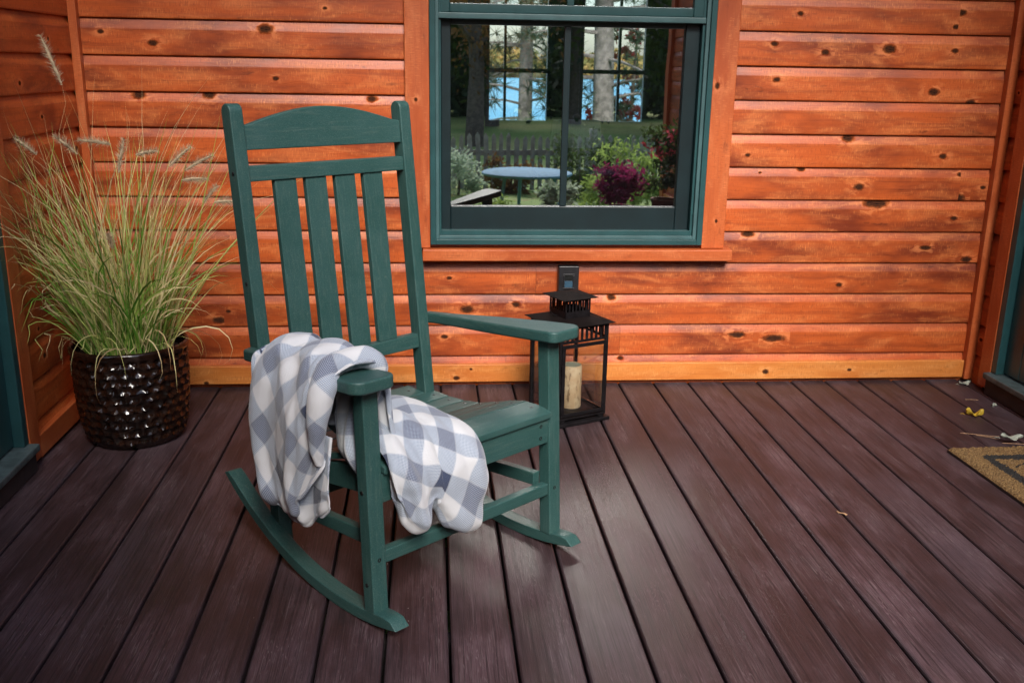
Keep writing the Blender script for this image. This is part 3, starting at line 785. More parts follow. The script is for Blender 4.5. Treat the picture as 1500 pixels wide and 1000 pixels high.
# rockers
V0, V1 = -.640, .088
for s in (-1, 1):
    out = [(V0 + (V1 - V0)*i/36, rz_(V0 + (V1 - V0)*i/36)) for i in range(37)]
    top = []
    for i in range(37):
        v = V1 - (V1 - V0)*i/36; h = RH
        df, db = V1 - v, v - V0
        if df < .07: h = RH*math.sqrt(max(0, 1 - (1 - df/.07)**2))
        if db < .055: h = min(h, RH*math.sqrt(max(0, 1 - (1 - db/.055)**2)))
        if 0 < i < 36: top.append((v, rz_(v) + max(h, .004)*1.0))
    prism('rocker', out + top, min(s*WL, s*(WL - RU)), max(s*WL, s*(WL - RU)), lambda x, y, h: (h, -x, y), M['green_along'], CH, .0025)
# front legs
for s in (-1, 1):
    M4 = Matrix.Shear('XY', 4, (0, 0)); 
    lo, hi = (min(s*WL, s*(WL - LW)), 0, .036), (max(s*WL, s*(WL - LW)), LD, .5665)
    sh = Matrix.Identity(4); sh[1][2] = TAU; sh[1][3] = -TAU*.3
    lg = board('leg', lo, hi, G, CH, .0035, sh)
    y = lambda z: TAU*(z - .3)
    bolt(lg, (s*(WL - .022), y(.166) - .0003, .166), 'y')
    for z in (.105, .325): bolt(lg, (s*(WL + .0003), y(z) + .021, z), 'x')
# tall rear posts, rocked back
PH, PV, WP, PW, PD = .1225, -.433, .272, .0355, .0415
py = lambda z: -(PV - PH*(z - .1))
cs = 1/math.sqrt(1 + PH*PH)
for s in (-1, 1):
    zt = 1.128; d = PD/cs; b = []
    arc = [(py(zt) + d/2 - d/2*math.cos(a), zt - .020 + .020*math.sin(a)) for a in [PI*i/10 for i in range(11)]]
    out = [(py(.03), .03)] + arc + [(py(.03) + d, .03)]
    po = prism('back_post', out, min(s*WP, s*(WP - PW)), max(s*WP, s*(WP - PW)), lambda x, y, h: (h, x, y), G, CH, .0035)
    for z in (.965, .70): bolt(po, (s*(WP + .0003), py(z) + .02, z), 'x')
CU = WP - PW + .001
GA, GL = M['green_across'], M['green_along']
def rail(name, z0, z1, off, th, arch=None, cu=CU, mat=GA):
    if arch:
        out = [(-cu, z0), (cu, z0)] + [(x, z1 + (arch - z1)*(math.cos(PI*x/(2*(cu - .012)))**1.0 if abs(x) < cu - .012 else 0)*1.0) for x in [cu - 2*cu*i/28 for i in range(29)]]
    else: out = [(-cu, z0), (cu, z0), (cu, z1), (-cu, z1)]
    return prism(name, out, off, off + th, lambda x, y, h: (x, py(y) + h, y), mat, CH, .0028)
rail('crest_rail', 1.0185, 1.0775, .010, .020, 1.1185)
rail('back_rail', .9440, .9810, .008, .024)
rail('back_rail', .4490, .4885, .010, .024)
for i in range(4):
    c = (i - 1.5)*.0899; hw = .0312
    prism('back_slat', [(c - hw, .488), (c + hw, .488), (c + hw, .9445), (c - hw, .9445)], .013, .030, lambda x, y, h: (x, py(y) + h, y), G, CH, .0025)
# seat: contoured boards
SP = [(.006, .3805), (-.03, .388), (-.085, .3865), (-.14, .374), (-.20, .3545), (-.264, .335), (-.329, .325), (-.394, .321), (-.459, .3215), (-.536, .3245)]
def sz(v):
    for (a, za), (b, zb) in zip(SP[:-1], SP[1:]):
        if b <= v <= a: return za + (zb - za)*(a - v)/(a - b)
    return SP[-1][1]
for a, b in ((.006, -.084), (-.088, -.136), (-.140, -.197), (-.201, -.261), (-.265, -.326), (-.330, -.391), (-.395, -.456), (-.460, -.536)):
    hw = .2655 if a > -.04 else (.268 if a > -.45 else .2345)
    n = 6; vs = [a + (b - a)*i/n for i in range(n+1)]
    out = [(v, sz(v)) for v in vs] + [(v, sz(v) - .0165) for v in vs[::-1]]
    sl_ = prism('seat_slat', out, -hw, hw, lambda x, y, h: (h, -x, y), GA, CH, .002)
    for s in (-1, 1): bolt(sl_, (s*(hw - .028), -(a+b)/2, sz((a+b)/2) + .0003), 'z')
ap = board('apron', (-.2655, .004, .2945), (.2655, .026, .3625), GA, CH, .0022)
for s in (-1, 1):
    for z in (.313, .345): bolt(ap, (s*.238, .0037, z), 'y')
board('stretcher', (-.2655, -.002, .1495), (.2655, .022, .1815), GA, CH, .003)
board('stretcher', (-.2365, .455, .115), (.2365, .478, .150), GA, CH, .003)
for s in (-1, 1):
    x0, x1 = s*.268, s*.244
    prism('stretcher', [(.032, .172), (.47, .135), (.47, .168), (.032, .207)], min(x0, x1), max(x0, x1), lambda x, y, h: (h, x, y), GL, CH, .003)
    prism('seat_rail', [(.0275, .300), (.46, .235), (.46, .302), (.27, .312), (.14, .345), (.0275, .358)], min(s*.2645, s*.243), max(s*.2645, s*.243), lambda x, y, h: (h, x, y), G, CH, .002)
# arms: wide at the front, narrow where they meet the posts, sloping back
def arm_out(s):
    pts = []; R = .030
    f, o, i = .027, .353, .242
    for a in range(7): t = PI/2*a/6; pts.append((o - R + R*math.sin(t), f - R + R*math.cos(t)))
    pts += [(o - .002, -.10), (.335, -.25), (.308, -.40), (.300, -.515), (.262, -.535), (.2725, -.470), (.266, -.36), (.252, -.22), (i, -.06)]
    for a in range(7): t = PI/2*a/6; pts.append((i + .022 - .022*math.cos(t), f - .022 + .022*math.sin(t)))
    return [(s*x, y) for x, y in pts]
for s in (-1, 1):
    prism('armrest', arm_out(s), .5660, .5957, lambda x, y, h: (x, -y, h + .105*(y - 0) if y < 0 else h), GL, CH, .006, 3)

# ------------------------------------------------------------------ checked blanket
def cr(P, t):
    """Catmull-Rom through P at t in 0..1"""
    n = len(P) - 1; x = min(max(t, 0), 1)*n; i = min(int(x), n - 1); f_ = x - i
    g = lambda k: Vector(P[min(max(k, 0), n)])
    a, b, c, d = g(i-1), g(i), g(i+1), g(i+2)
    return .5*((2*b) + (c - a)*f_ + (2*a - 5*b + 4*c - d)*f_*f_ + (3*b - a - 3*c + d)*f_**3)
def surf(rows, s, t):
    """rows: list over t of control polylines over s"""
    return cr([cr(rw, s) for rw in rows], t)
def cloth(name, rows, folds, ns, nt, par, ang, uvo, seed, amp=.003, cre=(3.0, 8.0, .021)):
    P = [[surf(rows, i/(ns-1), j/(nt-1)) for j in range(nt)] for i in range(ns)]
    out = []
    for i in range(ns):
        row = []
        for j in range(nt):
            du = P[min(i+1, ns-1)][j] - P[max(i-1, 0)][j]; dv = P[i][min(j+1, nt-1)] - P[i][max(j-1, 0)]
            nrm = du.cross(dv)
            nrm = nrm.normalized() if nrm.length > 1e-9 else Vector((0, 0, 1))
            d = folds(i/(ns-1), j/(nt-1)) + amp*(noise.noise(P[i][j]*17 + Vector((seed, 0, 0))) + .6*noise.noise(P[i][j]*45))
            a_, b_ = i/(ns-1)*cre[0], j/(nt-1)*cre[1]; wv = noise.noise(Vector((a_*.8, b_*.8, seed + 4)))
            d += cre[2]*(.35 - abs(noise.noise(Vector((a_ + wv, b_ + 1.2*wv, seed)))))*min(1, (ns-1-i)/6)*min(1, j/3, (nt-1-j)/3)
            row.append(P[i][j] + nrm*d)
        out.append(row)
    # cloth coordinates: mean arc lengths along both directions
    su = [0]*ns; sv = [0]*nt
    for i in range(1, ns): su[i] = su[i-1] + sum((out[i][j] - out[i-1][j]).length for j in range(0, nt, 3))/len(range(0, nt, 3))
    for j in range(1, nt): sv[j] = sv[j-1] + sum((out[i][j] - out[i][j-1]).length for i in range(0, ns, 3))/len(range(0, ns, 3))
    ca, sa = math.cos(ang), math.sin(ang)
    UV = [[(uvo[0] + su[i]*ca - sv[j]*sa, uvo[1] + su[i]*sa + sv[j]*ca) for j in range(nt)] for i in range(ns)]
    m = MB(); m.grid(out, UV=UV)
    o = m.build(name, M['blanket'], par, smooth=True, fix=False)
    for p in o.data.polygons: p.use_smooth = True
    sd_ = o.modifiers.new('thick', 'SOLIDIFY'); sd_.thickness = .0036; sd_.offset = 0
    sb = o.modifiers.new('sub', 'SUBSURF'); sb.levels = 1; sb.render_levels = 1
    return o
BL = empty('throw_blanket', (.0966, -1.5384, 0), .6975, 'blue grey and white checked fleece blanket draped over the rocking chair arm', 'blanket')
g1 = lambda x, c, w_: math.exp(-((x - c)/w_)**2)
# drape over the near arm: t runs from the front (v=-.03) to the back post, s from inside the seat over the arm and down outside
def arow(v, topw, outu, bot, botu, inw, dv=0):
    #  (u, v, w)
    return [(u_, -vv, w_) for u_, vv, w_ in [(-.205, v + .03, inw), (-.222, v + .02, .47), (-.226, v + .01, .56), (-.248, v, topw - .010), (-.300, v, topw), (-.350, v, topw - .012), (-.376, v - .005, .575), (outu, v - .01, .575 - (.575 - bot)*.24), (outu - .004, v - .012, .575 - (.575 - bot)*.50), (outu - .002, v - .012 + dv, .575 - (.575 - bot)*.74), (botu - .010, v + dv, bot + .030), (botu + .012, v + dv, bot), (botu + .030, v + dv - .01, bot + .012), (botu + .036, v + dv - .02, bot + .04), (botu + .036, v + dv - .03, bot + .08)]]
def back_in(row, du, dv, k0):
    return [(u_ + (du if i >= k0 else 0), y_ + (dv if i >= k0 else 0), w_) for i, (u_, y_, w_) in enumerate(row)]
def flat(row):
    u9, y9, w9 = row[9]; bw = row[11][2]; r_ = list(row)
    for q, dw in ((10, .030), (11, .012), (12, .006), (13, .003), (14, .0)): r_[q] = (u9 + .0012*(q - 9), y9 + .001*(q - 9), min(w9 - .004*(q - 9), bw + dw))
    return r_
rowsA = [back_in(arow(-.042, .612, -.372, .405, -.366, .345), .006, .014, 6), arow(-.040, .614, -.384, .390, -.378, .345, -.004), arow(-.056, .620, -.396, .355, -.390, .345, -.008), arow(-.100, .628, -.402, .300, -.396, .345, -.012), arow(-.155, .632, -.402, .248, -.394, .35, -.01), arow(-.215, .628, -.396, .226, -.388, .36, 0), arow(-.275, .624, -.398, .226, -.390, .37, .01), arow(-.322, .616, -.392, .245, -.384, .38, .015), arow(-.338, .606, -.376, .275, -.368, .40, .012), back_in(arow(-.336, .605, -.366, .29, -.36, .40, .012), .03, -.02, 6)]
def urow(v, bot): return [(a, -v, b) for a, b in ((-.360, .46), (-.366, .41), (-.374, .35), (-.375, bot + .04), (-.368, bot + .008), (-.358, bot), (-.350, bot + .012), (-.346, bot + .05))]
def uflat(row): a, b = row[3], row[5]; return row[:4] + [(a[0] + .001, a[1], b[2] + .012), (a[0] + .002, a[1], b[2] + .006), (a[0] + .003, a[1], b[2] + .003), (a[0] + .004, a[1], b[2])]
cloth('under_fold', [uflat(urow(-.050, .300)), uflat(urow(-.058, .285)), uflat(urow(-.09, .262)), urow(-.13, .236), urow(-.17, .216), urow(-.22, .210), urow(-.27, .224)], lambda s, t: (.008*g1(t, .45, .1) - .009*g1(t, .62, .06))*min(1, s*2)*min(1, (1 - s)/.2), 44, 40, BL, math.radians(80), (.05, .03), 6.6, .003, (3, 4, .010))
def foldsA(s, t):
    k = min(1, max(0, (s - .18)/.25)); k2 = min(1, max(0, (1 - s)/.15))
    tc = .60 + .10*s; x_ = (t - tc)/.03
    step = 1/(1 + math.exp(-max(-30, min(30, x_*2.2))))
    d = .018*((1 - step)*math.exp(-max(0, tc - t)/.14) - .5*g1(t, tc + .05, .045))*(.55 + .45*min(1, s*1.4))
    d += .013*g1(t, .84 + .02*s, .06) - .010*g1(t, .93, .03) + .009*g1(t, .26, .06) - .011*g1(t, .36 + .1*s, .035)
    d += .010*g1(t, .50 - 1.1*(s - .38), .045)*g1(s, .38, .10) - .010*g1(t, .60 - 1.1*(s - .38), .04)*g1(s, .40, .09)
    d += -.008*g1(s, .80 + .05*math.sin(t*9), .022)*g1(t, .45, .2) + .006*math.sin(t*23 + s*6)*g1(s, .30, .16)
    d = -d
    return -d*k*k2
rowsA = [flat(q) if k < 4 else q for k, q in enumerate(rowsA)]
cloth('draped_half', rowsA, foldsA, 84, 56, BL, math.radians(42), (.013, .02), 3.1)
# rolled edge lying on the arm top, in front of the main drape
def brow(c, r, a0, a1, sq=1.0):
    return [(c[0] + r*math.cos(a)*sq, -(c[1]), c[2] + r*math.sin(a)) for a in [a0 + (a1 - a0)*i/8 for i in range(9)]]
roll = []
RP = [(-.384, -.070, .40, .008), (-.388, -.064, .44, .014), (-.386, -.060, .50, .019), (-.372, -.060, .572, .024), (-.345, -.078, .605, .024), (-.298, -.080, .612, .025), (-.256, -.068, .611, .023), (-.232, -.055, .588, .017), (-.232, -.075, .545, .014), (-.240, -.10, .50, .010)]
for i, (u_, v_, w_, r_) in enumerate(RP):
    a = Vector((u_, -v_, w_)); n_ = Vector(RP[min(i+1, len(RP)-1)][:3]); p_ = Vector(RP[max(i-1, 0)][:3])
    tg = Vector((n_.x - p_.x, -(n_.y - p_.y), n_.z - p_.z)).normalized()
    e1 = Vector((0, -1, 0)); e1 = (e1 - tg*e1.dot(tg)).normalized(); e2 = tg.cross(e1)
    roll.append([tuple(a + (e1*math.cos(q) + e2*math.sin(q))*r_) for q in [PI*1.25 - 2.1*PI*j/10 for j in range(11)]])
rollT = [[roll[i][j] for i in range(len(roll))] for j in range(11)]
cloth('rolled_edge', rollT, lambda s, t: .003*math.sin(s*14 + t*5), 64, 30, BL, math.radians(40), (.31, .17), 8.3, .0025, (5, 1.5, .008))
# the half lying on the seat and hanging over the front edge: s from under the arm forward and down, t across the seat
def srow(u0, u1, z0, z1, fv, bu, bw, ctr=0.):
    # back point, crest, edge, hang, bottom
    return [(u0, .285, z0), (u0 + (u1-u0)*.2, .22, z1 - .012), (u0 + (u1-u0)*.45, .14, z1), (u0 + (u1-u0)*.7, .06, z1 - .004), (u1, .004, z1 - .018), (u1, -fv, .375), (u1 + (bu-u1)*.3, -fv - .014, .325), (u1 + (bu-u1)*.7, -fv - .012, (bw + .325)/2), (bu, -fv - .006, bw + .02), (bu, -fv + .008, bw), (bu, -fv + .024, bw + .018), (bu, -fv + .026, bw + .07)]
rowsB = [srow(-.262, -.266, .405, .430, .030, -.250, .305), srow(-.235, -.255, .405, .448, .040, -.236, .250), srow(-.200, -.226, .405, .452, .050, -.212, .222), srow(-.165, -.186, .405, .448, .052, -.180, .240), srow(-.130, -.145, .405, .440, .026, -.140, .262), srow(-.095, -.110, .402, .452, .046, -.108, .205), srow(-.065, -.066, .398, .448, .056, -.064, .182), srow(-.042, -.024, .386, .432, .048, -.022, .188), srow(-.030, -.004, .365, .398, .032, -.002, .215)]
def irow(v0, v1, w0, bul):
    f_ = [(-.232, .57), (-.250, .53), (-.268 - bul*.5, .48), (-.280 - bul, .43), (-.284 - bul, .39), (-.278, w0), (-.268, w0 - .006), (-.262, w0 + .03)]
    return [(a, -(v0 + (v1 - v0)*i/7), b) for i, (a, b) in enumerate(f_)]
cloth('inner_fold', [irow(-.03, -.035, .372, .0), irow(-.06, -.045, .352, .006), irow(-.10, -.060, .346, .012), irow(-.135, -.085, .350, .008), irow(-.17, -.105, .362, .002), irow(-.19, -.115, .375, -.004)], lambda s, t: -.009*g1(t, .55 - .3*s, .09)*g1(s, .6, .4), 40, 30, BL, math.radians(15), (.11, .02), 2.2, .002, (2, 3, .008))
def foldsB(s, t):
    tc = .34 + .16*min(1, max(0, (s - .1)/.6)); x_ = (t - tc)/.035
    step = 1/(1 + math.exp(-max(-30, min(30, x_*2.2))))
    d = .028*(step*math.exp(-max(0, t - tc)/.16) - .35*g1(t, tc - .05, .06))*g1(s, .52, .40)
    t2 = .16 + .30*(s - .25); d += .011*g1(t, t2, .045)*g1(s, .62, .26) - .010*g1(t, t2 + .09, .04)*g1(s, .5, .22)
    d += -.009*g1(t, .72 + .16*(s - .45), .05)*g1(s, .5, .2) + .007*g1(t, .84, .06)*g1(s, .6, .3)
    d += .004*math.sin(9*t + 15*s)*g1(s, .3, .2)
    return d*min(1, (1 - s)/.12)
cloth('seat_half', rowsB, foldsB, 84, 66, BL, math.radians(28), (.02, .045), 5.7, .003, (4.2, 4.6, .014))

# ------------------------------------------------------------------ glazed pot, soil and fountain grass
PC_ = Vector((-.995, -.505, 0))
pot = empty('glazed_pot', PC_, 0, 'glossy dark brown dimpled ceramic pot in the left corner', 'plant pot')
prof = [(0, .004), (.10, .004), (.146, .006), (.160, .022), (.170, .06), (.178, .12), (.183, .19), (.185, .25), (.184, .30), (.187, .318), (.187, .330), (.181, .335), (.174, .330), (.171, .315), (.168, .27)]
NU, rows = 224, []
pp = []
for (a, b) in zip(prof[:-1], prof[1:]):
    k = max(1, int(math.hypot(b[0]-a[0], b[1]-a[1])/.0058)) if .02 < a[1] < .31 and a[0] > .155 and b[1] > a[1] else 2
    pp += [(a[0] + (b[0]-a[0])*i/k, a[1] + (b[1]-a[1])*i/k) for i in range(k)]
pp.append(prof[-1])
for (r_, z) in pp:
    row = []
    for j in range(NU):
        th = 2*PI*j/NU; d = 0
        if r_ > .14 and z < .314:
            ch, cw = .0285, 2*PI/27
            yy = z/ch + .22*noise.noise(Vector((math.cos(th)*3, math.sin(th)*3, z*12))); rw = math.floor(yy); fy = yy - rw - .5
            xx = th/cw + (.5 if rw % 2 else 0) + .34*noise.noise(Vector((math.cos(th)*4 + 9, math.sin(th)*4, rw*1.7))); fx = xx - math.floor(xx) - .5
            e = math.sqrt((fx*1.0)**2 + ((fy)*.95)**2)
            d = -.0105*max(0, 1 - (e/.52)**2)*(1.0 if z < .30 else max(0, (.314 - z)/.014))*min(1, z/.02)
        row.append(((r_ + d)*math.cos(th), (r_ + d)*math.sin(th), z))
    rows.append(row)
m = MB(); m.grid(rows, closed_v=True); pm = m.build('pot_body', M['glaze'], pot, smooth=True)
for p in pm.data.polygons: p.use_smooth = True
m = MB(); m.lathe([(0, .300), (.06, .305), (.12, .300), (.1695, .292)], 40); m.build('soil', M['soil'], pot, smooth=True)

gr_ = empty('fountain_grass', PC_ + Vector((0, 0, .301)), 0, 'straw and green fountain grass with fuzzy seed heads growing in the brown pot', 'plant')
rb = random.Random(77)
def blade_pts(base, az, lean, L, droop, n=9):
    p = Vector(base); el = PI/2 - lean; pts = [p.copy()]; az_ = az
    for i in range(n):
        st = L/n; el -= droop*(i + 1)/n/n*2; az_ += rb.gauss(0, .09); el += rb.gauss(0, .035)
        p = p + Vector((math.cos(el)*math.cos(az_), math.cos(el)*math.sin(az_), math.sin(el)))*st; pts.append(p.copy())
    return pts
def keep(pts):     # stay on the open side of the two walls
    for p in pts:
        x, y = p.x + PC_.x, p.y + PC_.y
        if x < XL + .035: p.x = XL + .035 - PC_.x + rb.uniform(0, .03)
        if y > -.035: p.y = -.035 - PC_.y - rb.uniform(0, .03)
        rr = math.hypot(p.x, p.y)
        if p.z < .045 and rr > .155 and rr < .20: p.z = .05
    return pts
def ribbon(mb, ti, pts, w0, tint, v=.25):
    n = len(pts); up = None
    for i, p in enumerate(pts):
        t_ = (pts[min(i+1, n-1)] - pts[max(i-1, 0)]).normalized()
        if up is None: up = t_.cross(Vector((rb.gauss(0, 1), rb.gauss(0, 1), .1))).normalized()
        up = (up - t_*up.dot(t_)).normalized(); nn = t_.cross(up)
        f_ = i/(n-1); w_ = w0*(.75 + .6*f_ if f_ < .4 else .99*(1 - ((f_ - .4)/.6)**1.6) + .02)
        mb.v += [tuple(p - up*w_), tuple(p + nn*w_*v), tuple(p + up*w_)]; ti += [min(1, max(0, tint + rb.uniform(-.06, .06) + .15*(f_ - .5)))]*3
        if i:
            b = len(mb.v) - 6; mb.f += [(b, b+1, b+4, b+3), (b+1, b+2, b+5, b+4)]
m = MB(); ti = []
for i in range(740):
    rr = .135*math.sqrt(rb.random()); a = rb.uniform(0, 2*PI); base = (rr*math.cos(a), rr*math.sin(a), rb.uniform(-.005, .01))
    az = a + rb.gauss(0, 1.0); kind = rb.random()
    if kind < .60:   # upright stems and blades
        L = .24 + .58*rb.random()**1.4; lean = abs(rb.gauss(.0, .17)) + rr*1.5; dr = abs(rb.gauss(0, .55)); w_ = rb.uniform(.0014, .0028); tn = rb.choice((.5, .65, .8, .88, .6, .35, .25, .12, .05))
    elif kind < .82: # arching leaves
        L = rb.uniform(.26, .56); lean = rb.uniform(.10, .45); dr = rb.uniform(.4, 1.8); w_ = rb.uniform(.0018, .0038); tn = rb.choice((.02, .1, .2, .35, .6, .75, .82))
    elif kind < .91: # long thin wisps
        L = rb.uniform(.5, 1.02); lean = rb.uniform(.02, .55); dr = rb.uniform(.0, 1.3); w_ = rb.uniform(.0009, .0013); tn = rb.uniform(.75, 1.0)
    elif kind < .95: # short green shoots in the middle
        L = rb.uniform(.15, .35); lean = rb.uniform(.1, .7); dr = rb.uniform(.4, 1.6); w_ = rb.uniform(.002, .0035); tn = rb.uniform(.0, .2)
    else:            # dead leaves hanging over the rim
        L = rb.uniform(.22, .40); lean = rb.uniform(.45, .85); dr = rb.uniform(2.0, 3.4); w_ = rb.uniform(.0014, .0024); tn = rb.uniform(.5, .95)
    ribbon(m, ti, keep(blade_pts(base, az, lean, L, dr)), w_, tn)
for i in range(46):
    rr = .12*math.sqrt(rb.random()); a = rb.uniform(0, 2*PI); az = math.radians(225) + rb.gauss(0, .35)
    ribbon(m, ti, keep(blade_pts((rr*math.cos(a), rr*math.sin(a), 0), az, rb.uniform(.15, .6), rb.uniform(.55, .95), rb.uniform(.2, 1.4))), rb.uniform(.001, .0016), rb.uniform(.5, .95))
tag(m.build('blades', M['blade'], gr_, fix=False, cols=ti), kind='stuff')
def bez(a, b, c, n=14):
    a, b, c = Vector(a), Vector(b), Vector(c); return [a.lerp(b, t/n).lerp(b.lerp(c, t/n), t/n) for t in range(n+1)]
# seed heads: stem foot to plume base to plume tip, in metres from the pot centre
for (tx, ty, tz, dx, dz, L) in ((-.120, -.02, .845, -.045, .16, .16), (-.262, -.10, .665, -.10, .05, .10), (-.195, -.08, .640, -.07, .075, .09), (-.085, -.05, .640, -.055, .06, .09), (-.005, .02, .665, -.10, .025, .10), (.035, -.06, .585, .02, .11, .115), (.06, .05, .630, .08, .03, .075), (.175, .0, .600, .07, .075, .10), (.215, .03, .585, .09, .06, .11), (.215, -.03, .560, .10, .02, .085), (.265, .02, .480, .055, .08, .085), (.31, -.02, .490, .09, .02, .07), (.01, -.10, .355, -.01, .08, .06)):
    bx = rb.uniform(-.06, .06); st = bez((bx, rb.uniform(-.06, .06), 0), (bx + (tx - bx)*.45, ty*.4, tz*.78), (tx, ty, tz))
    sh = MB(); tc = []
    ribbon(sh, tc, keep(st), .0019, .72)
    o = sh.build('seed_head', M['blade'], gr_, fix=False, cols=tc)
    pl = MB(); tc = []; d = Vector((dx, rb.uniform(-.02, .02), dz)).normalized()
    for i in range(300):
        f_ = rb.random(); c = Vector((tx, ty, tz)) + d*L*f_ + Vector((0, 0, -.012*f_*f_))
        r_ = Vector((rb.gauss(0, 1), rb.gauss(0, 1), rb.gauss(0, 1))).normalized(); r_ = (r_ - d*r_.dot(d)*.75 + d*.55).normalized()
        ln = (.010 + .006*math.sin(PI*min(1, f_*1.1)))*rb.uniform(1.0, 2.0); e = r_.orthogonal().normalized()*.0006; b = len(pl.v)
        pl.v += [tuple(c - e), tuple(c + e), tuple(c + r_*ln)]; pl.f.append((b, b+1, b+2))
    pl.tube([Vector((tx, ty, tz)) + d*L*k/5 + Vector((0, 0, -.012*(k/5)**2)) for k in range(6)], [.002, .0045, .005, .005, .004, .001], 6)
    pl.build('plume', M['plume'], o, fix=False)

# ------------------------------------------------------------------ lantern with a candle
LA = math.radians(25)
lan = empty('candle_lantern', (.491, -.366, 0), LA, 'black metal lantern with slotted bands standing under the window', 'lantern')
I = M['iron']; S = .101
board('base', (-.113, -.113, .001), (.113, .113, .014), I, lan, .002)
board('floor_plate', (-S, -S, .0225), (S, S, .030), I, lan, .001)
for sx in (-1, 1):
    for sy in (-1, 1):
        board('foot', (sx*.085 - .013, sy*.085 - .013, .0138), (sx*.085 + .013, sy*.085 + .013, .0226), I, lan, .001)
        board('corner_post', (min(sx*S, sx*(S-.012)), min(sy*S, sy*(S-.012)), .0302), (max(sx*S, sx*(S-.012)), max(sy*S, sy*(S-.012)), .362), I, lan, .001)
def side(k): return Matrix.Rotation(PI/2*k, 4, 'Z')
for k in range(4):
    m = MB(); y = -S + .0015; w_ = S - .012
    m.box((-w_, y, .031), (w_, y + .0035, .041), side(k)); m.build('bottom_bar', I, lan); m = MB()
    for (z0, z1) in ((.303, .312), (.352, .362)): m.box((-w_, y, z0), (w_, y + .0035, z1), side(k))
    for i in range(10):
        x = -w_ + 2*w_*i/9; m.box((x - .0047, y + .0003, .3115), (x + .0047, y + .003, .3525), side(k))
    m.build('slotted_band', I, lan)
    m = MB(); m.box((-w_ + .001, -S + .006, .041), (w_ - .001, -S + .0075, .303), side(k)); m.build('glass_pane', M['thin'], lan)
m = MB(); y = -S - .005; w_ = S - .008
for (x0, x1, z0, z1) in ((-w_, -w_ + .013, .036, .300), (w_ - .013, w_, .036, .300), (-w_ + .0131, w_ - .0131, .036, .049), (-w_ + .0131, w_ - .0131, .287, .300)): m.box((x0, y, z0), (x1, y + .0045, z1))
df = m.build('door_frame', I, lan, bevel=.001)
m = MB(); m.tube([(-w_ - .002, y - .004, .10), (-w_ - .002, y - .004, .13)], .003, 8); m.build('hinge', I, df)
m = MB(); m.tube([(-w_ - .002, y - .004, .20), (-w_ - .002, y - .004, .23)], .003, 8); m.build('hinge', I, df)
def hip(name, hw, tw, z0, z1, mat):
    m = MB(); r0 = [(-hw, -hw, z0), (hw, -hw, z0), (hw, hw, z0), (-hw, hw, z0)]; r1 = [(-tw, -tw, z1), (tw, -tw, z1), (tw, tw, z1), (-tw, tw, z1)]
    lo = [(x, y, z - .0018) for x, y, z in r0]; l1 = [(x, y, z - .0018) for x, y, z in r1]
    for a, b in ((r0, r1), (lo, l1)):
        for i in range(4): m.quad([a[i], a[(i+1) % 4], b[(i+1) % 4], b[i]])
        m.quad(b)
    for i in range(4): m.quad([lo[i], lo[(i+1) % 4], r0[(i+1) % 4], r0[i]])
    return m.build(name, mat, lan)
hip('roof', .1175, .05, .3645, .380, M['iron_roof'])
T = .052
for k in range(4):
    m = MB(); y = -T
    m.box((-T, y, .378), (T, y + .002, .402), side(k)); m.box((-T, y, .438), (T, y + .002, .449), side(k))
    for i in range(8):
        x = -T + .003 + (2*T - .006)*i/7; m.box((x - .0036, y + .0002, .4015), (x + .0036, y + .0018, .4385), side(k))
    m.build('chimney', I, lan)
hip('cap', .072, .004, .4495, .463, M['iron_roof'])
m = MB(); c = Vector((-.053, .0, .435)); m.tube([c + Vector((-.024*math.sin(a), .012*math.sin(a), .028*math.cos(a) - .026)) for a in [PI*i/14 for i in range(15)]], .0016, 6); m.build('handle', I, lan)
cd = empty('pillar_candle', (.507, -.352, .0305), .3, 'tan bark patterned pillar candle inside the black lantern', 'candle')
m = MB(); m.lathe([(0, 0), (.036, 0), (.0375, .003), (.0375, .155), (.0345, .159), (.033, .156)], 36); m.build('wax_body', M['candle'], cd, smooth=True)
m = MB(); m.lathe([(.0335, .156), (.018, .150), (0, .149)], 30); m.tube([(0, 0, .148), (.001, 0, .158)], .001, 5); m.build('wax_top', M['candle_top'], cd, smooth=True)

# ------------------------------------------------------------------ outdoor socket on the wall
sk = empty('outdoor_socket', (.5315, .0, .435), 0, 'black outdoor socket box on the log wall above the lantern', 'socket')
m = MB(); m.box((-.040, -.034, -.05), (.040, .002, .05)); bx = m.build('box', M['plastic'], sk, bevel=.004)
m = MB()
for q in ((-.022, -.0375, -.040, .022, -.0345, -.034), (-.022, -.0375, .014, .022, -.0345, .020), (-.022, -.0375, -.0338, -.016, -.0345, .0138), (.016, -.0375, -.0338, .022, -.0345, .0138)): m.box(q[:3], q[3:])
m.build('cover_frame', M['plastic'], sk, bevel=.001)
m = MB(); m.box((-.0155, -.0352, -.0335), (.0155, -.0342, -.008)); m.build('socket_face', M['blue_plastic'], sk, bevel=.0004)
m = MB(); m.box((-.0155, -.0349, -.0075), (.0155, -.0342, .0135)); m.build('socket_recess', M['bolt'], sk)

# ------------------------------------------------------------------ doormat
mt = empty('doormat', (1.732 + .375, -.765 - .245, .0), math.radians(1.5), 'tan coir doormat with a black border line on the deck at the right', 'doormat')
m = MB(); rm = random.Random(4)
m.box((-.375, -.245, .001), (.375, .245, .010)); bmn = m.build('backing', M['riser'], mt)
m = MB(); nx, ny = 150, 98
m.grid([[(-.375 + .75*i/nx, -.245 + .49*j/ny, .0102 if i in (0, nx) or j in (0, ny) else .0165 + rm.uniform(-.0032, .0032)) for j in range(ny+1)] for i in range(nx+1)])
m.build('pile', M['coir'], mt, fix=False)

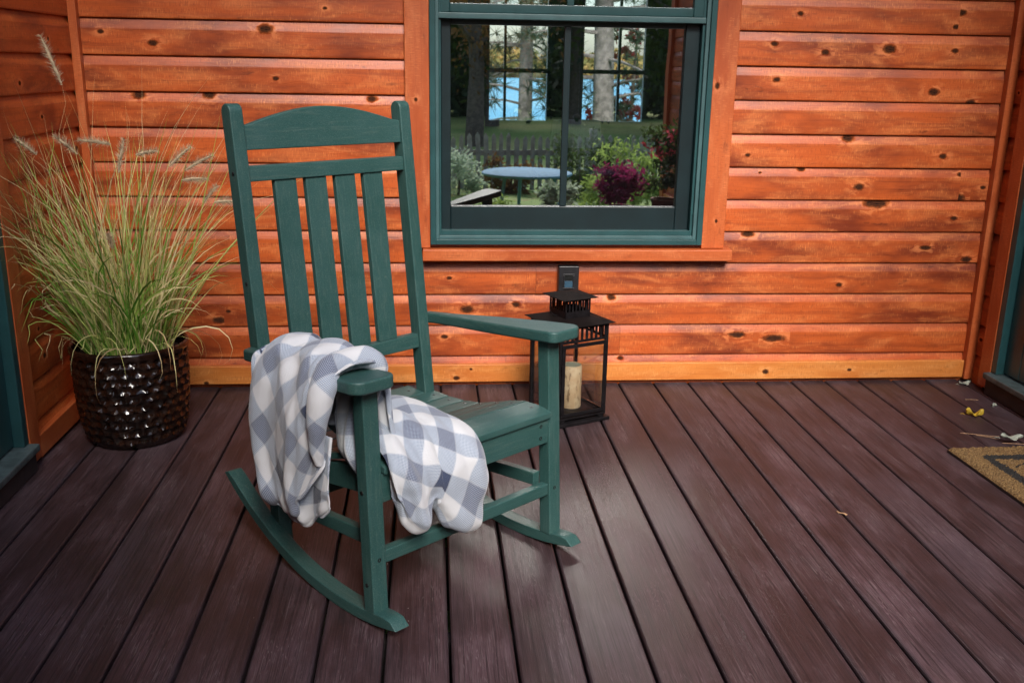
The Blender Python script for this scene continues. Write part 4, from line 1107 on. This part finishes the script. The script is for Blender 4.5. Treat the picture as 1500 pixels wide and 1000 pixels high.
# ------------------------------------------------------------------ fallen leaves and needles
def leaf(label, x, y, rz, L, W_, curl, mat, group='fallen leaves on the deck', z=.0):
    t = empty('fallen_leaf', (x, y, z), rz, label, 'leaf', group)
    rows = []
    for i in range(11):
        f_ = i/10; hw = W_*math.sin(PI*f_**.8)*(.9 + .12*math.sin(i*2.3)) + .0004; x_ = (f_ - .5)*L
        rows.append([(x_, q*hw, .0016 + curl*abs(q)**1.5*(.6 + .5*math.sin(i*.9)) + curl*.7*(f_ - .5)**2*2) for q in (-1, -.5, 0, .5, 1)])
    m = MB(); m.grid(rows); o = m.build('leaf_blade', M[mat], t, smooth=True, fix=False); s_ = o.modifiers.new('t', 'SOLIDIFY'); s_.thickness = .0006; s_.offset = 1
    m = MB(); m.tube([(-L*.5, 0, .002), (-L*.62, .004, .004), (-L*.75, .003, .003)], .0007, 5); m.build('leaf_stalk', M[mat], t)
leaf('yellow curled leaf on the deck near the doormat', 2.012, -.434, -.35, .062, .017, .022, 'yellow_leaf')
leaf('pale leaf at the foot of the right corner post', 2.225 - .05, -.07, .2, .055, .018, .010, 'pale_leaf')
leaf('small pale leaf in front of the right door threshold', 2.150, -.330, .9, .030, .011, .006, 'pale_leaf')
leaf('large pale leaf lying on the back edge of the doormat', 1.985, -.715, -.15, .075, .024, .012, 'pale_leaf', z=.0195)
def nee(label, pts):
    m = MB(); o_ = Vector(pts[0]); 
    t = empty('pine_needle', o_, 0, label, 'needle', 'dry pine needles on the deck')
    m.tube([Vector(p) - o_ for p in pts], .0011, 5); m.build('needle_strand', M['needle'], t)
nee('short dry needle on the deck beyond the yellow leaf', [(2.075, -.255, .0015), (2.10, -.258, .002), (2.125, -.262, .0015)])
nee('long dry needle beside the back left corner of the doormat', [(1.865, -.605, .0015), (1.91, -.625, .003), (1.955, -.64, .002), (1.985, -.645, .0015)])
nee('forked dry needle just behind the doormat', [(1.91, -.628, .0015), (1.945, -.655, .0035), (1.972, -.672, .0015)])
nee('dry needle across the back edge of the doormat', [(1.93, -.752, .021), (2.0, -.765, .0212), (2.08, -.772, .021)])
t = empty('wood_chip', (1.176, -1.213, 0), -.95, 'orange wood chip lying in a deck board gap', 'chip')
m = MB(); m.grid([[(x, y, .0015 + .002*math.sin(x*200)) for y in (-.004, 0, .004)] for x in (-.016, -.008, 0, .008, .016)]); o = m.build('chip_body', M['needle'], t, smooth=True); o.modifiers.new('t', 'SOLIDIFY').thickness = .0015

# ------------------------------------------------------------------ garden that the window glass reflects
def pickets(x0, x1, y, ztop, zb, label):
    fc = empty('picket_fence', ((x0+x1)/2, y, zb), 0, label, 'fence')
    n = int((x1-x0)/.105); cx = (x0+x1)/2; rp = random.Random(8); m = MB()
    for i in range(n):
        x = x0 + (x1-x0)*(i+.5)/n - cx; w_ = .030; h = ztop - zb + rp.uniform(-.03, .03); y_ = rp.uniform(-.004, .004)
        for a in (0,):
            i0 = len(m.v); m.v += [(x-w_, y_-.008, .02), (x+w_, y_-.008, .02), (x+w_, y_-.008, h-.05), (x, y_-.008, h), (x-w_, y_-.008, h-.05), (x-w_, y_+.008, .02), (x+w_, y_+.008, .02), (x+w_, y_+.008, h-.05), (x, y_+.008, h), (x-w_, y_+.008, h-.05)]
            m.f += [(i0, i0+1, i0+2, i0+3, i0+4), (i0+9, i0+8, i0+7, i0+6, i0+5)] + [(i0+k, i0+(k+1) % 5, i0+5+(k+1) % 5, i0+5+k) for k in range(5)]
    m.build('pickets', M['fence'], fc)
    for z in (.16, .48): m = MB(); m.box((x0 - cx, -.05, z), (x1 - cx, -.0125, z + .07)); m.build('rail', M['fence'], fc)
    for k in range(int((x1-x0)/2.4) + 1): m = MB(); m.box((x0 - cx + 2.4*k - .05, -.155, -.1), (x0 - cx + 2.4*k + .05, -.0505, ztop - zb + .08)); m.build('post', M['fence'], fc)
pickets(-5, 9, -9.4, .33, -.42, 'weathered picket fence across the lawn, mirrored in the window')
def tub(label, x, y, z, r_, h, plants, group='flower tubs along the deck edge'):
    tb = empty('flower_tub', (x, y, z), 0, label, 'planter', group)
    m = MB(); m.lathe([(0, 0), (r_*.75, 0), (r_, h), (r_*1.05, h), (r_*1.05, h+.02), (r_*.9, h+.02), (r_*.88, h-.02), (0, h-.02)], 24); m.build('tub_body', M['terracotta'], tb, smooth=True)
    for nm, mt_, n, size, c, rad in plants:
        m = MB(); ti = []; leaf_cloud(m, ti, c, rad, n, size, rg, clumps=12); m.build(nm, M[mt_], tb, fix=False, cols=ti)
tub('flower tub with tall pink blooms beside the right wall, mirrored in the glass', 1.98, -4.35, 0, .12, .14, [('foliage', 'leaf_green', 1400, .024, (0, 0, .48), (.20, .2, .26)), ('blossoms', 'petal', 90, .03, (-.05, .1, .62), (.2, .2, .12))])
tub('flower tub full of purple coleus', 1.62, -4.42, 0, .10, .07, [('foliage', 'leaf_purple', 1300, .025, (0, 0, .28), (.19, .19, .17))])
tub('low tub of silvery green leaves', 1.08, -4.42, 0, .09, .05, [('foliage', 'leaf_silver', 500, .028, (0, 0, .17), (.15, .15, .11))])
pt = empty('patio_table', (1.10, -7.4, -.37), 0, 'round pale blue patio table on the lawn, mirrored beside the window muntin', 'table')
m = MB(); m.lathe([(0, .39), (.50, .39), (.52, .40), (.52, .42), (.50, .43), (0, .43)], 40); m.build('tabletop', M['pale_blue'], pt, smooth=True)
for k in range(3): m = MB(); a = 2*PI*k/3 + .4; m.tube([(.32*math.cos(a), .32*math.sin(a), .389), (.40*math.cos(a), .40*math.sin(a), -.02)], .02, 8); m.build('leg', M['pale_blue'], pt, smooth=True)
for lb, x, y, z, rad, mt_, n, sz_ in (('feathery pale green shrub left of the patio table, mirrored in the window', .35, -8.6, -.40, (.32, .25, .34), 'leaf_silver', 1100, .032), ('round green shrub before the fence, mirrored behind the window muntin', 1.9, -8.7, -.40, (.42, .3, .40), 'leaf_green', 1500, .032), ('rust leaved shrub before the fence, mirrored above the patio table', 1.05, -9.0, -.40, (.35, .2, .30), 'leaf_rust', 1100, .032), ('tall light green shrub close to the purple coleus tub', 2.35, -7.4, -.38, (.36, .3, .46), 'leaf_lime', 1700, .032), ('low lime green clump at the deck edge', .55, -5.3, -.36, (.22, .2, .22), 'leaf_lime', 900, .028), ('wispy lime green clump beside the patio table', 1.75, -6.3, -.36, (.25, .2, .24), 'leaf_lime', 900, .028)):
    t = empty('garden_shrub', (x, y, z), 0, lb, 'shrub', 'shrubs in the garden')
    m = MB(); ti = []; leaf_cloud(m, ti, (0, 0, rad[2]), rad, n, sz_, rg, clumps=16); m.build('foliage', M[mt_], t, fix=False, cols=ti)
    m = MB(); m.tube([(0, 0, -.05), (.02, 0, rad[2]*.6), (0, .01, rad[2]*1.1)], [.02, .015, .006], 6); m.build('stem', M['bark'], t, smooth=True)
